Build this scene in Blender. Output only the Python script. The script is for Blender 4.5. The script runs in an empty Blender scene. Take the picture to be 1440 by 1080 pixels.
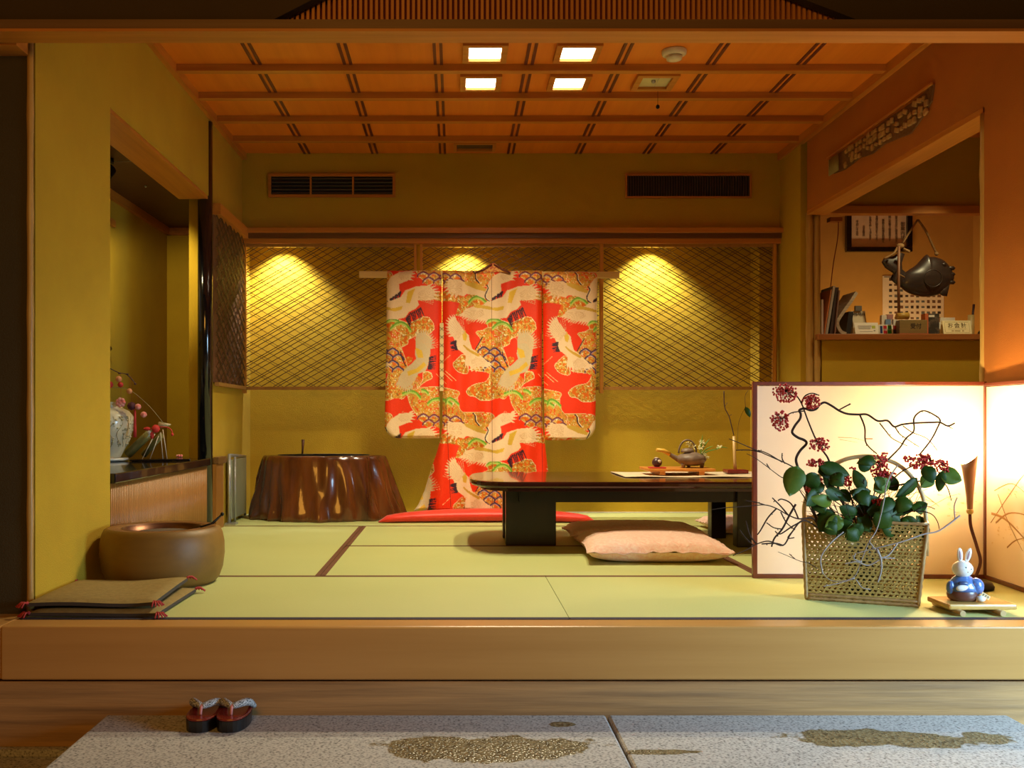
import bpy, math, random
import numpy as np
from mathutils import Vector, Matrix
random.seed(7)
PI = math.pi
F = 1350.0            # focal length in pixels of the 1440x1080 frame
CX, CY, EH = 640.0, 588.0, 0.66   # vanishing point and eye height above the mats
scene = bpy.context.scene
COL = scene.collection

def P(x, y, D):       # a measured point at depth D
    return ((x-CX)*D/F, D, EH+(CY-y)*D/F)
def PX(x, D): return (x-CX)*D/F
def PZ(y, D): return EH+(CY-y)*D/F

# ------------------------------------------------------------------ materials
def srgb(r, g, b):
    f = lambda c: ((c/255.)/12.92 if c/255. <= .04045 else ((c/255.+.055)/1.055)**2.4)
    return (f(r), f(g), f(b))
MATS = {}
def mat(name, col, rough=.6, metal=0., col2=None, scale=(8,8,8), detail=4, bump=0., bscale=None, spec=.5,
        coat=0., emit=None, estr=0., lo=.35, hi=.65, sheen=0., kind='noise'):
    if name in MATS: return MATS[name]
    m = bpy.data.materials.new(name); m.use_nodes = True
    nt = m.node_tree; N = nt.nodes; L = nt.links
    b = N['Principled BSDF']
    b.inputs['Base Color'].default_value = (*col, 1)
    b.inputs['Roughness'].default_value = rough
    b.inputs['Metallic'].default_value = metal
    b.inputs['Specular IOR Level'].default_value = spec
    b.inputs['Coat Weight'].default_value = coat
    b.inputs['Sheen Weight'].default_value = sheen
    if emit:
        b.inputs['Emission Color'].default_value = (*emit, 1)
        b.inputs['Emission Strength'].default_value = estr
    tc = N.new('ShaderNodeTexCoord'); mp = N.new('ShaderNodeMapping')
    mp.inputs['Scale'].default_value = scale
    L.new(tc.outputs['Object'], mp.inputs['Vector'])
    if col2 is None: col2 = tuple(c*.86 for c in col)
    if kind == 'wave':
        t = N.new('ShaderNodeTexWave'); t.inputs['Scale'].default_value = 1; t.inputs['Distortion'].default_value = 5
        t.inputs['Detail'].default_value = detail; t.inputs['Detail Scale'].default_value = .6
    else:
        t = N.new('ShaderNodeTexNoise'); t.inputs['Scale'].default_value = 1; t.inputs['Detail'].default_value = detail
        t.inputs['Roughness'].default_value = .6
    L.new(mp.outputs['Vector'], t.inputs['Vector'])
    r = N.new('ShaderNodeValToRGB')
    r.color_ramp.elements[0].position = lo; r.color_ramp.elements[1].position = hi
    r.color_ramp.elements[0].color = (*col, 1); r.color_ramp.elements[1].color = (*col2, 1)
    L.new(t.outputs['Fac'], r.inputs['Fac']); L.new(r.outputs['Color'], b.inputs['Base Color'])
    if bump:
        bp = N.new('ShaderNodeBump'); bp.inputs['Strength'].default_value = bump; bp.inputs['Distance'].default_value = .01
        if bscale:
            t2 = N.new('ShaderNodeTexNoise'); t2.inputs['Scale'].default_value = bscale; t2.inputs['Detail'].default_value = 3
            L.new(tc.outputs['Object'], t2.inputs['Vector']); L.new(t2.outputs['Fac'], bp.inputs['Height'])
        else:
            L.new(t.outputs['Fac'], bp.inputs['Height'])
        L.new(bp.outputs['Normal'], b.inputs['Normal'])
    MATS[name] = m
    return m
def wood(name, c1, c2, grain='x', rough=.45, coat=0., bump=.15, s=1., lo=.3, hi=.7, kind='noise'):
    k = {'x': (1.2, 30, 30), 'y': (30, 1.2, 30), 'z': (30, 30, 1.2)}[grain]
    return mat(name, c1, rough, 0, c2, tuple(v*s for v in k), 5, bump, coat=coat, lo=lo, hi=hi, kind=kind)
def vcol_mat(name, rough=.5, sheen=.2, bump=.3):
    m = bpy.data.materials.new(name); m.use_nodes = True
    nt = m.node_tree; N = nt.nodes; L = nt.links; b = N['Principled BSDF']
    a = N.new('ShaderNodeAttribute'); a.attribute_name = 'Col'
    L.new(a.outputs['Color'], b.inputs['Base Color'])
    g = N.new('ShaderNodeAttribute'); g.attribute_name = 'Gold'
    L.new(g.outputs['Fac'], b.inputs['Metallic'])
    tc = N.new('ShaderNodeTexCoord'); t = N.new('ShaderNodeTexNoise'); t.inputs['Scale'].default_value = 160
    L.new(tc.outputs['Object'], t.inputs['Vector'])
    bp = N.new('ShaderNodeBump'); bp.inputs['Strength'].default_value = bump; bp.inputs['Distance'].default_value = .004
    L.new(t.outputs['Fac'], bp.inputs['Height']); L.new(bp.outputs['Normal'], b.inputs['Normal'])
    b.inputs['Roughness'].default_value = rough; b.inputs['Sheen Weight'].default_value = sheen
    return m

# ------------------------------------------------------------------ mesh builder
def basis(d):
    d = Vector(d).normalized()
    u = d.cross(Vector((0, 0, 1)))
    if u.length < 1e-3: u = d.cross(Vector((1, 0, 0)))
    u.normalize(); return d, u, d.cross(u).normalized()
class MB:
    def __init__(s): s.v = []; s.f = []; s.sm = []
    def add(s, vs, fs, smooth=False):
        o = len(s.v); s.v += [tuple(p) for p in vs]
        for f in fs: s.f.append(tuple(i+o for i in f)); s.sm.append(smooth)
        return s
    def box(s, x0, x1, y0, y1, z0, z1):
        vs = [(x, y, z) for z in (z0, z1) for y in (y0, y1) for x in (x0, x1)]
        return s.add(vs, [(0,2,3,1),(4,5,7,6),(0,1,5,4),(2,6,7,3),(0,4,6,2),(1,3,7,5)])
    def obox(s, c, sz, M):     # oriented box: centre, size, 3x3 rotation
        c = Vector(c); vs = [c+M@Vector((sx*sz[0]/2, sy*sz[1]/2, sz_*sz[2]/2)) for sz_ in (-1,1) for sy in (-1,1) for sx in (-1,1)]
        return s.add(vs, [(0,2,3,1),(4,5,7,6),(0,1,5,4),(2,6,7,3),(0,4,6,2),(1,3,7,5)])
    def bar(s, a, b, w, t, up=(0,0,1)):   # rectangular bar from a to b, w across, t along "up" side
        a = Vector(a); b = Vector(b); d = (b-a).normalized(); n = Vector(up); n = (n-d*n.dot(d)).normalized(); u = d.cross(n)
        vs = [p+u*(i*w/2)+n*(j*t/2) for p in (a, b) for (i, j) in ((-1,-1),(1,-1),(1,1),(-1,1))]
        return s.add(vs, [(3,2,1,0),(4,5,6,7),(0,1,5,4),(1,2,6,5),(2,3,7,6),(3,0,4,7)])
    def tube(s, pts, r, n=8, closed=False, caps=True, smooth=True):
        pts = [Vector(p) for p in pts]; m = len(pts)
        rs = r if isinstance(r, (list, tuple)) else [r]*m
        prev = None; vs = []
        for i, p in enumerate(pts):
            if closed: d = pts[(i+1) % m]-pts[i-1]
            else: d = pts[min(i+1, m-1)]-pts[max(i-1, 0)]
            if d.length < 1e-9: d = Vector((0,0,1))
            d.normalize()
            if prev is None: _, u, _ = basis(d)
            else:
                u = prev-d*prev.dot(d)
                if u.length < 1e-4: _, u, _ = basis(d)
                u.normalize()
            prev = u; w = d.cross(u)
            for k in range(n):
                a = 2*PI*k/n; vs.append(p+(u*math.cos(a)+w*math.sin(a))*rs[i])
        fs = []
        for i in range(m if closed else m-1):
            j = (i+1) % m
            for k in range(n):
                k2 = (k+1) % n; fs.append((i*n+k, i*n+k2, j*n+k2, j*n+k))
        s.add(vs, fs, smooth)
        if caps and not closed:
            o = len(s.v)-len(vs)
            s.f.append(tuple(o+k for k in reversed(range(n)))); s.sm.append(False)
            s.f.append(tuple(o+(m-1)*n+k for k in range(n))); s.sm.append(False)
        return s
    def lathe(s, prof, c, n=32, axis=None, sx=1., sy=1., fn=None, cap=(1,1)):   # prof: (r, z) bottom to top
        c = Vector(c); vs = []
        M = Matrix.Identity(3)
        if axis is not None: M = Vector((0,0,1)).rotation_difference(Vector(axis)).to_matrix()
        for (r, z) in prof:
            for k in range(n):
                a = 2*PI*k/n; rr = r*(fn(a, z) if fn else 1)
                vs.append(c+M@Vector((rr*math.cos(a)*sx, rr*math.sin(a)*sy, z)))
        fs = [(i*n+k, i*n+(k+1) % n, (i+1)*n+(k+1) % n, (i+1)*n+k) for i in range(len(prof)-1) for k in range(n)]
        s.add(vs, fs, True); o = len(s.v)-len(vs)
        if prof[0][0] > 1e-5 and cap[0]: s.f.append(tuple(o+k for k in reversed(range(n)))); s.sm.append(False)
        if prof[-1][0] > 1e-5 and cap[1]: s.f.append(tuple(o+(len(prof)-1)*n+k for k in range(n))); s.sm.append(False)
        return s
    def ball(s, c, r, n=10, m=6, sc=(1,1,1), M=None):
        vs = []; c = Vector(c)
        for i in range(m+1):
            t = PI*i/m
            for k in range(n):
                a = 2*PI*k/n; p = Vector((r*sc[0]*math.sin(t)*math.cos(a), r*sc[1]*math.sin(t)*math.sin(a), -r*sc[2]*math.cos(t)))
                vs.append(c+(M@p if M else p))
        return s.add(vs, [(i*n+k, i*n+(k+1) % n, (i+1)*n+(k+1) % n, (i+1)*n+k) for i in range(m) for k in range(n)], True)
    def prism(s, poly, y0, y1, ax='y'):  # poly in the other two axes; extruded along ax
        n = len(poly)
        def mk(p, t):
            return {'y': (p[0], t, p[1]), 'x': (t, p[0], p[1]), 'z': (p[0], p[1], t)}[ax]
        vs = [mk(p, y0) for p in poly]+[mk(p, y1) for p in poly]
        return s.add(vs, [tuple(range(n)), tuple(range(2*n-1, n-1, -1))]+[(i, n+i, n+(i+1) % n, (i+1) % n) for i in range(n)])
    def grid(s, fn, nu, nv, smooth=True):
        vs = [fn(i/nu, j/nv) for j in range(nv+1) for i in range(nu+1)]
        return s.add(vs, [(j*(nu+1)+i, j*(nu+1)+i+1, (j+1)*(nu+1)+i+1, (j+1)*(nu+1)+i) for j in range(nv) for i in range(nu)], smooth)
    def build(s, name, m, parent=None, origin=None, bevel=0., subd=0, solid=0., weld=False):
        me = bpy.data.meshes.new(name)
        if parent is not None: off = Vector(WPOS[parent.name])
        else:
            a = np.array(s.v)
            off = Vector(origin) if origin is not None else Vector(((a[:,0].min()+a[:,0].max())/2, (a[:,1].min()+a[:,1].max())/2, a[:,2].min()))
        me.from_pydata([tuple(Vector(p)-off) for p in s.v], [], s.f)
        me.polygons.foreach_set('use_smooth', s.sm)
        me.update()
        import bmesh
        bm = bmesh.new(); bm.from_mesh(me)
        if weld: bmesh.ops.remove_doubles(bm, verts=bm.verts, dist=1e-5)
        bmesh.ops.recalc_face_normals(bm, faces=bm.faces)
        bm.to_mesh(me); bm.free()
        me.materials.append(m)
        o = bpy.data.objects.new(name, me); COL.objects.link(o)
        if parent is not None: o.parent = parent
        else: o.location = off
        WPOS[o.name] = tuple(off)
        if solid:
            md = o.modifiers.new('solid', 'SOLIDIFY'); md.thickness = solid; md.offset = 0
        if bevel:
            md = o.modifiers.new('bevel', 'BEVEL'); md.width = bevel; md.segments = 2; md.limit_method = 'ANGLE'; md.angle_limit = .9
        if subd:
            md = o.modifiers.new('subd', 'SUBSURF'); md.levels = subd; md.render_levels = subd
        return o
WPOS = {}
def tag(o, label=None, cat=None, group=None, kind=None):
    if label: o['label'] = label
    if cat: o['category'] = cat
    if group: o['group'] = group
    if kind: o['kind'] = kind
    return o
def thing(name, loc, label, cat, group=None):
    o = bpy.data.objects.new(name, None); COL.objects.link(o); o.location = loc
    o.empty_display_size = .05; WPOS[o.name] = tuple(loc)
    return tag(o, label, cat, group)
def struct(name, mb, m, **k): return tag(mb.build(name, m, **k), kind='structure')
def bx(*a): return MB().box(*a)
def text(name, body, size, M4, m, parent, depth=.0004, spacing=1., line=1.):
    c = bpy.data.curves.new(name, 'FONT'); c.body = body; c.size = size; c.extrude = depth
    c.align_x = 'CENTER'; c.align_y = 'CENTER'; c.space_line = line; c.space_character = spacing
    c.resolution_u = 2
    t = bpy.data.objects.new(name+'_tmp', c); COL.objects.link(t)
    dg = bpy.context.evaluated_depsgraph_get(); dg.update()
    me = bpy.data.meshes.new_from_object(t.evaluated_get(dg))
    bpy.data.objects.remove(t)
    me.transform(M4); me.transform(Matrix.Translation(-Vector(WPOS[parent.name])))
    me.materials.clear(); me.materials.append(m)
    o = bpy.data.objects.new(name, me); COL.objects.link(o); o.parent = parent; WPOS[o.name] = WPOS[parent.name]
    return o
def face_cam(x, y, z, rx=0., rz=0.):  # text standing upright, facing -Y
    return Matrix.Translation((x, y, z)) @ Matrix.Rotation(rz, 4, 'Z') @ Matrix.Rotation(PI/2+rx, 4, 'X')
def spline(pts, k=4):
    pts = [Vector(p) for p in pts]; out = []
    for i in range(len(pts)-1):
        p0 = pts[max(i-1, 0)]; p1 = pts[i]; p2 = pts[i+1]; p3 = pts[min(i+2, len(pts)-1)]
        for j in range(k):
            t = j/k; out.append(.5*((2*p1)+(p2-p0)*t+(2*p0-5*p1+4*p2-p3)*t*t+(3*p1-p0-3*p2+p3)*t*t*t))
    out.append(pts[-1]); return out
def rotz(a): return Matrix.Rotation(a, 3, 'Z')
def clip_line(p, d, poly):
    t0, t1 = -1e9, 1e9; n = len(poly)
    area = sum(poly[i][0]*poly[(i+1) % n][1]-poly[(i+1) % n][0]*poly[i][1] for i in range(n))
    sg = 1 if area > 0 else -1
    for i in range(n):
        a = poly[i]; b = poly[(i+1) % n]; nx, ny = -(b[1]-a[1])*sg, (b[0]-a[0])*sg
        num = (a[0]-p[0])*nx+(a[1]-p[1])*ny; den = d[0]*nx+d[1]*ny
        if abs(den) < 1e-12:
            if num > 0: return None
            continue
        t = num/den
        if den > 0: t0 = max(t0, t)
        else: t1 = min(t1, t)
    return (t0, t1) if t1-t0 > 1e-3 else None

# ------------------------------------------------------------------ materials used
M_wall = mat('olive_clay_plaster', (.52,.335,.013), .9, col2=(.475,.30,.011), scale=(3,3,3), bump=.25, bscale=220)
M_wall_dim = mat('olive_clay_plaster_dimmed', (.060,.036,.008), .9, scale=(3,3,3), bump=.25, bscale=220)  # room plaster darkened, the dim front's shade put into its colour
M_orange = mat('orange_clay_plaster', (.42,.135,.006), .9, col2=(.37,.115,.005), scale=(2,2,2), bump=.25, bscale=220)
M_recep = mat('tan_plaster', (.62,.36,.10), .9, scale=(3,3,3))
M_ceil = wood('cedar_ceiling_board', (.78,.235,.014), (.66,.18,.010), 'y', .5, s=.45, lo=.3, hi=.7, bump=.1)
M_cedar = wood('cedar_batten', (.58,.22,.025), (.44,.15,.016), 'x', .45)
M_cedary = wood('cedar_beam', (.58,.22,.025), (.44,.15,.016), 'y', .45)
M_cedarz = wood('cedar_post', (.58,.26,.04), (.46,.19,.025), 'z', .4)
M_dkstrip = mat('dark_red_strip', (.13,.016,.008), .5)
M_kam = wood('pale_zelkova', (.54,.285,.078), (.45,.225,.055), 'x', .35, lo=.3, hi=.75, s=.5, bump=.08)
M_kam2 = wood('weathered_cedar', (.50,.28,.10), (.25,.14,.055), 'x', .6, s=1.1, lo=.35, hi=.7, bump=.4)
M_black = mat('black_lacquer', (.006,.006,.008), .12, coat=.5)
M_blackm = mat('black_metal', (.01,.01,.011), .4, .6)
M_bamboo = mat('tan_bamboo', (.52,.33,.09), .35, col2=(.42,.24,.06), scale=(40,40,3))
M_slat = wood('bamboo_slat', (.38,.165,.03), (.29,.12,.02), 'z', .4)
M_lattice = mat('dark_lattice_bamboo', (.075,.03,.007), .5, col2=(.11,.05,.012), scale=(20,20,20))
M_latframe = wood('lattice_frame_wood', (.40,.20,.045), (.32,.15,.035), 'z', .4)
M_white = mat('white_paper', (.8,.76,.68), .6)
M_dark = mat('dark_void', (.012,.009,.006), .8)
M_red = mat('red_silk', (.85,.035,.012), .45, col2=(.72,.02,.008), sheen=.4)
M_ink = mat('black_ink', (.02,.018,.018), .7)
M_lacq = mat('dark_red_lacquer_wood', (.045,.009,.005), .15, col2=(.025,.006,.004), scale=(3,25,25), coat=.6)
M_gray = mat('grey_metal', (.45,.46,.45), .35, .7)
M_cord = mat('red_cord', (.30,.02,.02), .6)

def tatami_mat_material():
    m = bpy.data.materials.new('woven_rush'); m.use_nodes = True
    N = m.node_tree.nodes; L = m.node_tree.links; b = N['Principled BSDF']
    tc = N.new('ShaderNodeTexCoord')
    mp = N.new('ShaderNodeMapping'); mp.inputs['Scale'].default_value = (500, 90, 1); L.new(tc.outputs['Object'], mp.inputs['Vector'])
    n1 = N.new('ShaderNodeTexNoise'); n1.inputs['Scale'].default_value = 1; L.new(mp.outputs['Vector'], n1.inputs['Vector'])
    n2 = N.new('ShaderNodeTexNoise'); n2.inputs['Scale'].default_value = 1.6; L.new(tc.outputs['Object'], n2.inputs['Vector'])
    r = N.new('ShaderNodeValToRGB'); r.color_ramp.elements[0].position = .3; r.color_ramp.elements[1].position = .7
    r.color_ramp.elements[0].color = (.47,.51,.18,1); r.color_ramp.elements[1].color = (.55,.59,.235,1)
    mx = N.new('ShaderNodeMath'); mx.operation = 'ADD'; mx.inputs[1].default_value = 0
    mm = N.new('ShaderNodeMix'); mm.inputs[0].default_value = .45
    L.new(n1.outputs['Fac'], mm.inputs[2]); L.new(n2.outputs['Fac'], mm.inputs[3]); L.new(mm.outputs[0], r.inputs['Fac'])
    L.new(r.outputs['Color'], b.inputs['Base Color']); b.inputs['Roughness'].default_value = .6
    bp = N.new('ShaderNodeBump'); bp.inputs['Strength'].default_value = .12; bp.inputs['Distance'].default_value = .003
    L.new(n1.outputs['Fac'], bp.inputs['Height']); L.new(bp.outputs['Normal'], b.inputs['Normal'])
    return m
M_tatami = tatami_mat_material()
M_heri = mat('brown_cloth_border', (.16,.06,.02), .8)
M_heri_blue = mat('dark_indigo_border', (.035,.025,.04), .8)

def granite(stains=()):
    m = bpy.data.materials.new('granite'); m.use_nodes = True
    N = m.node_tree.nodes; L = m.node_tree.links; b = N['Principled BSDF']
    geo = N.new('ShaderNodeNewGeometry')
    n1 = N.new('ShaderNodeTexNoise'); n1.inputs['Scale'].default_value = 130; n1.inputs['Detail'].default_value = 5
    L.new(geo.outputs['Position'], n1.inputs['Vector'])
    r = N.new('ShaderNodeValToRGB'); e = r.color_ramp.elements
    e[0].position = .33; e[0].color = (.11,.105,.10,1); e[1].position = .62; e[1].color = (.50,.485,.455,1)
    k = r.color_ramp.elements.new(.45); k.color = (.37,.355,.335,1)
    L.new(n1.outputs['Fac'], r.inputs['Fac'])
    # wet exposed-gravel patches
    n2 = N.new('ShaderNodeTexNoise'); n2.inputs['Scale'].default_value = 9; n2.inputs['Detail'].default_value = 6
    L.new(geo.outputs['Position'], n2.inputs['Vector'])
    n3 = N.new('ShaderNodeTexVoronoi'); n3.inputs['Scale'].default_value = 110; L.new(geo.outputs['Position'], n3.inputs['Vector'])
    sx = N.new('ShaderNodeSeparateXYZ'); L.new(geo.outputs['Position'], sx.inputs['Vector'])
    def mth(op, a, bb=None):
        q = N.new('ShaderNodeMath'); q.operation = op
        for i, v in enumerate((a, bb)):
            if v is None: continue
            if isinstance(v, (int, float)): q.inputs[i].default_value = v
            else: L.new(v, q.inputs[i])
        return q.outputs[0]
    tot = None
    for (x, y, rx, ry) in stains:
        dx = mth('DIVIDE', mth('SUBTRACT', sx.outputs[0], x), rx); dy = mth('DIVIDE', mth('SUBTRACT', sx.outputs[1], y), ry)
        d = mth('SQRT', mth('ADD', mth('MULTIPLY', dx, dx), mth('MULTIPLY', dy, dy)))
        d = mth('SUBTRACT', 1.25, mth('ADD', d, mth('MULTIPLY', mth('SUBTRACT', n2.outputs['Fac'], .5), 2.2)))
        d = mth('MULTIPLY', d, 9)
        c = N.new('ShaderNodeClamp'); L.new(d, c.inputs['Value']); d = c.outputs[0]
        tot = d if tot is None else mth('MAXIMUM', tot, d)
    if tot is not None:
        r2 = N.new('ShaderNodeValToRGB'); f = r2.color_ramp.elements
        f[0].position = .15; f[0].color = (.055,.042,.02,1); f[1].position = .6; f[1].color = (.22,.17,.085,1)
        L.new(n3.outputs['Color'], r2.inputs['Fac'])
        mx = N.new('ShaderNodeMix'); mx.data_type = 'RGBA'
        L.new(tot, mx.inputs[0]); L.new(r.outputs['Color'], mx.inputs[6]); L.new(r2.outputs['Color'], mx.inputs[7])
        L.new(mx.outputs[2], b.inputs['Base Color'])
        rg = mth('SUBTRACT', .65, mth('MULTIPLY', tot, .4)); L.new(rg, b.inputs['Roughness'])
        bp = N.new('ShaderNodeBump'); bp.inputs['Strength'].default_value = .6; bp.inputs['Distance'].default_value = .004
        L.new(mth('MULTIPLY', n3.outputs['Distance'], tot), bp.inputs['Height']); L.new(bp.outputs['Normal'], b.inputs['Normal'])
    else:
        L.new(r.outputs['Color'], b.inputs['Base Color']); b.inputs['Roughness'].default_value = .65
    return m
M_granite = granite([(.10,2.72,.26,.09), (.57,2.69,.09,.018), (1.24,2.80,.27,.065), (.33,2.93,.035,.02)])

# ================================================================== THE ROOM
XL, XR, ZC, DB, DW = -1.43, 2.18, 2.44, 6.45, 6.70
struct('floor', bx(-5,5,-1.5,3.06,-.45,-.41), granite())
struct('floor', bx(-1.60,2.30,3.10,6.95,-.17,-.052), M_dark)
# entrance step boards
struct('trim_1', MB().box(-4,XL-.01,3.04,3.27,-.17,0).box(XL-.01,4,3.04,3.148,-.17,0), M_kam, bevel=.006)
struct('trim_2', bx(-4,4,3.055,3.13,-.385,-.178), M_kam2)
struct('trim_3', bx(-4,4,3.03,3.13,-.409,-.386), MATS.setdefault('g2', granite()))
# stone step: two slabs
for (x0, x1, lab) in ((-1.10,.474,'long grey granite step slab under the sandals, left of the joint'),
                      (.480,1.74,'grey granite step slab right of the joint, with the long damp gravel patch')):
    tag(bx(x0,x1,2.15,3.028,-.408,-.275).build('granite_step', M_granite, bevel=.008), lab, 'stone step', 'granite step slabs')
# left wall
struct('wall_left', MB().box(XL-.175,XL,3.27,3.98,0,ZC+.05).box(XL-.175,XL,3.98,5.6,1.95,ZC+.05).box(XL-.135,XL,5.645,6.72,0,ZC+.05), M_wall)
struct('trim_4', bx(XL-.172,XL-.004,3.99,5.57,1.93,1.949), M_cedary)
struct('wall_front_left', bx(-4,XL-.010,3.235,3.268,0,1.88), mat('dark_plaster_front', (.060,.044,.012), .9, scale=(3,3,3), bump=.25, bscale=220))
struct('trim_5', bx(-4,XL-.005,3.14,3.268,1.88,1.96), M_cedar)
tb = MB().tube([(XL-.002,3.236,z) for z in np.linspace(0,1.93,24)], [.0105+(.002 if i % 4 == 0 else 0) for i in range(24)], 10)
struct('trim_6', tb, M_bamboo)
# alcove behind the left wall
XA, ZA, DE = -2.05, 2.01, 6.83
struct('wall_alcove_left', bx(XA-.05,XA,3.9,DE,0,ZA), M_wall)
struct('wall_alcove_end', bx(XA,XL-.18,DE,DE+.05,0,ZA), M_wall)
struct('wall_alcove_front', bx(XA,XL-.18,3.85,3.9,0,ZA), M_wall)
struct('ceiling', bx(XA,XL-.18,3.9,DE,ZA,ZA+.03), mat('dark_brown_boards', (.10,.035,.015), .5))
struct('trim_7', MB().box(XA,XA+.025,3.9,DE,ZA-.05,ZA).box(XA,XL-.18,DE-.025,DE,ZA-.05,ZA), M_cedary)
# black round post
tag(MB().tube([(-1.458,5.6,0.001),(-1.458,5.6,2.385)], .043, 28).build('lacquered_post', M_black), 'tall black lacquered round post at the far end of the alcove', 'post')
# alcove counter: black slab over a vertical bamboo slat front
ac = thing('alcove_counter', (XL-.2,4.8,0), 'long alcove counter with black lacquered top and vertical bamboo slat front', 'counter')
bx(XA+.001,XL+.02,3.985,5.54,.388,.43).build('counter_top', M_black, ac, bevel=.004)
tag(bx(XL+.004,XL+.035,5.66,5.87,.388,.43).build('shelf_end', wood('brown_board', (.20,.10,.03), (.15,.07,.02), 'y', .3), bevel=.003), 'short brown board end sticking out behind the black post', 'board')
bx(XL-.025,XL-.012,4.0,5.54,0,.387).build('panel_back', mat('dark_slat_back', (.10,.04,.012), .8), ac)
m = MB()
y = 4.0
while y < 5.53:
    m.tube([(XL-.006,y,.001),(XL-.006,y,.387)], .0078, 8); y += .0215
m.build('slatted_front', M_slat, ac)
tag(bx(XL+.001,XL+.022,5.66,5.84,.0,.387).build('side_panel', M_slat), 'narrow brown board between black post and grey heater', 'panel')
# back of the room
struct('wall_back', bx(-1.60,2.40,DW,DW+.06,0,ZC+.05), M_wall)
struct('wall_bulkhead', bx(XL,XR,DB,DW,1.93,ZC+.05), M_wall)
struct('wall_niche_right', bx(2.06,XR,6.50,DW,0,1.93), M_wall)
struct('trim_8', MB().box(XL,XR,DB-.075,DB,1.895,1.925).box(XL,XR,DB-.03,DB+.02,1.83,1.862), M_cedar)
struct('trim_9', bx(XL,XR,DB-.045,DB+.02,1.862,1.895), wood('recess_shade_rail', (.16,.06,.015), (.12,.045,.01), 'x', .4))  # dark strip: shade of the recess between the boards put into colour
struct('trim_10', bx(XL,XL+.05,5.65,DB-.02,1.86,1.925), M_cedary)
struct('baseboard_lit_gap', bx(XL,2.06,DW-.012,DW,.001,.006), M_white)  # white strip paints the lit gap at the foot of the wall
# right side
struct('wall_right', MB().box(2.20,2.32,3.13,4.0,-.0,ZC+.05).box(2.20,2.32,4.0,6.0,1.955,ZC+.05), M_orange)
struct('wall_right_far', bx(2.18,2.30,6.06,DW,0,ZC+.05), M_wall)
struct('trim_11', MB().box(2.20,2.325,3.99,6.0,1.93,1.955), M_cedary)
struct('trim_12', MB().tube([(2.205,4.005,z) for z in np.linspace(0,1.93,24)], [.014+(.003 if i % 5 == 0 else 0) for i in range(24)], 10), M_bamboo)
for i, x in enumerate((1138.5, 1148.5)):
    mm = MB().tube([(PX(x,6.03),6.03,z) for z in np.linspace(0,1.95,30)], [.0215+(.0035 if (j+i*3) % 9 == 0 else 0) for j in range(30)], 14)
    struct('trim_%d' % (13+i), mm, M_bamboo)
# exposed wattle window cut in the right wall
wt = thing('wattle_panel', (2.19,4.95,2.1), 'long ragged patch of exposed bamboo and clay high on the orange wall', 'wall relief')
rnd = random.Random(3)
top = [(4.40,2.19),(4.6,2.175),(4.9,2.18),(5.2,2.165),(5.5,2.175),(5.58,2.17)]; bot = [(5.56,2.075),(5.4,2.06),(5.2,2.07),(5.05,2.05),(4.9,2.06),(4.75,2.045),(4.62,2.03),(4.5,2.075),(4.42,2.12)]
MB().prism(top+bot, 2.192, 2.1995, 'x').build('dark_recess', mat('old_clay', (.16,.07,.015), .95, scale=(20,20,20), bump=.6, bscale=60), wt)
for i in range(60):
    d = 4.47+(i//3)*.0475+rnd.uniform(-.012,.012); z = 2.085+(i%3)*.033+rnd.uniform(-.006,.006)
    if rnd.random() < .12: continue
    MB().obox((2.188,d,z), (.014,rnd.uniform(.025,.045),rnd.uniform(.018,.032)), Matrix.Rotation(rnd.uniform(-.4,.4),3,'X')).build('clay_lump', mat('lump_clay', (.40,.22,.06), .9, scale=(30,30,30)), wt, bevel=.005)
m = MB()
for i in range(9): m.tube([(2.178,5.46+i*.016,2.07),(2.178,5.46+i*.016+rnd.uniform(-.01,.01),2.165)], .0045, 6)
m.build('bamboo_lath', mat('olive_bamboo', (.34,.27,.08), .5), wt)
MB().bar((2.186,4.40,2.195),(2.186,5.64,2.185),.010,.008,(1,0,0)).build('edge_strip', M_cedary, wt)
# reception space seen through the opening
struct('wall_reception_front', MB().box(2.30,3.75,6.02,6.07,0,1.15).box(2.30,3.75,6.02,6.07,1.985,2.42), M_wall)
struct('trim_15', bx(2.27,3.75,5.99,6.06,1.938,1.985), M_cedar)
struct('trim_16', bx(2.255,3.75,5.965,6.42,1.148,1.184), wood('red_brown_shelf', (.40,.15,.04), (.32,.11,.03), 'x', .35), bevel=.003)
struct('wall_reception_back', bx(2.30,4.2,6.95,7.0,0,2.45), M_recep)
struct('wall_reception_right', bx(3.75,3.8,3.5,6.95,0,2.45), M_recep)
struct('wall_reception_left', bx(2.28,2.30,6.08,6.95,0,2.45), M_recep)
struct('ceiling', bx(2.32,3.8,3.5,6.95,2.42,2.45), M_ceil)
struct('floor', bx(2.32,3.8,3.2,6.95,-.05,0), M_kam)
# ceiling of the room
struct('ceiling', bx(XL-.02,2.30,3.14,DB+.02,ZC,ZC+.03), M_ceil)
Y0 = [2403/(588-y) for y in (92,131,164,192,217)]
Y0 = [Y0[0]-.41*2, Y0[0]-.41]+Y0
for i, d in enumerate(Y0):
    hh = .035 if i < 6 else .05
    struct('trim_%d' % (17+i), bx(XL,2.2,d-.022,d+.022,ZC-hh,ZC), M_cedar)
for i in range(9):
    x = -1.449+.455*i
    if x < XL+.02: continue
    m = MB()
    for dx in (-.016,.016): m.box(x+dx-.0075,x+dx+.0075,3.2,DB,ZC-.006,ZC)
    m2 = struct('trim_%d' % (26+i), m, M_dkstrip)
struct('trim_40', MB().box(XL,XL+.03,3.2,DB,ZC-.045,ZC).box(2.165,2.20,3.2,DB,ZC-.05,ZC), M_cedary)
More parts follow.
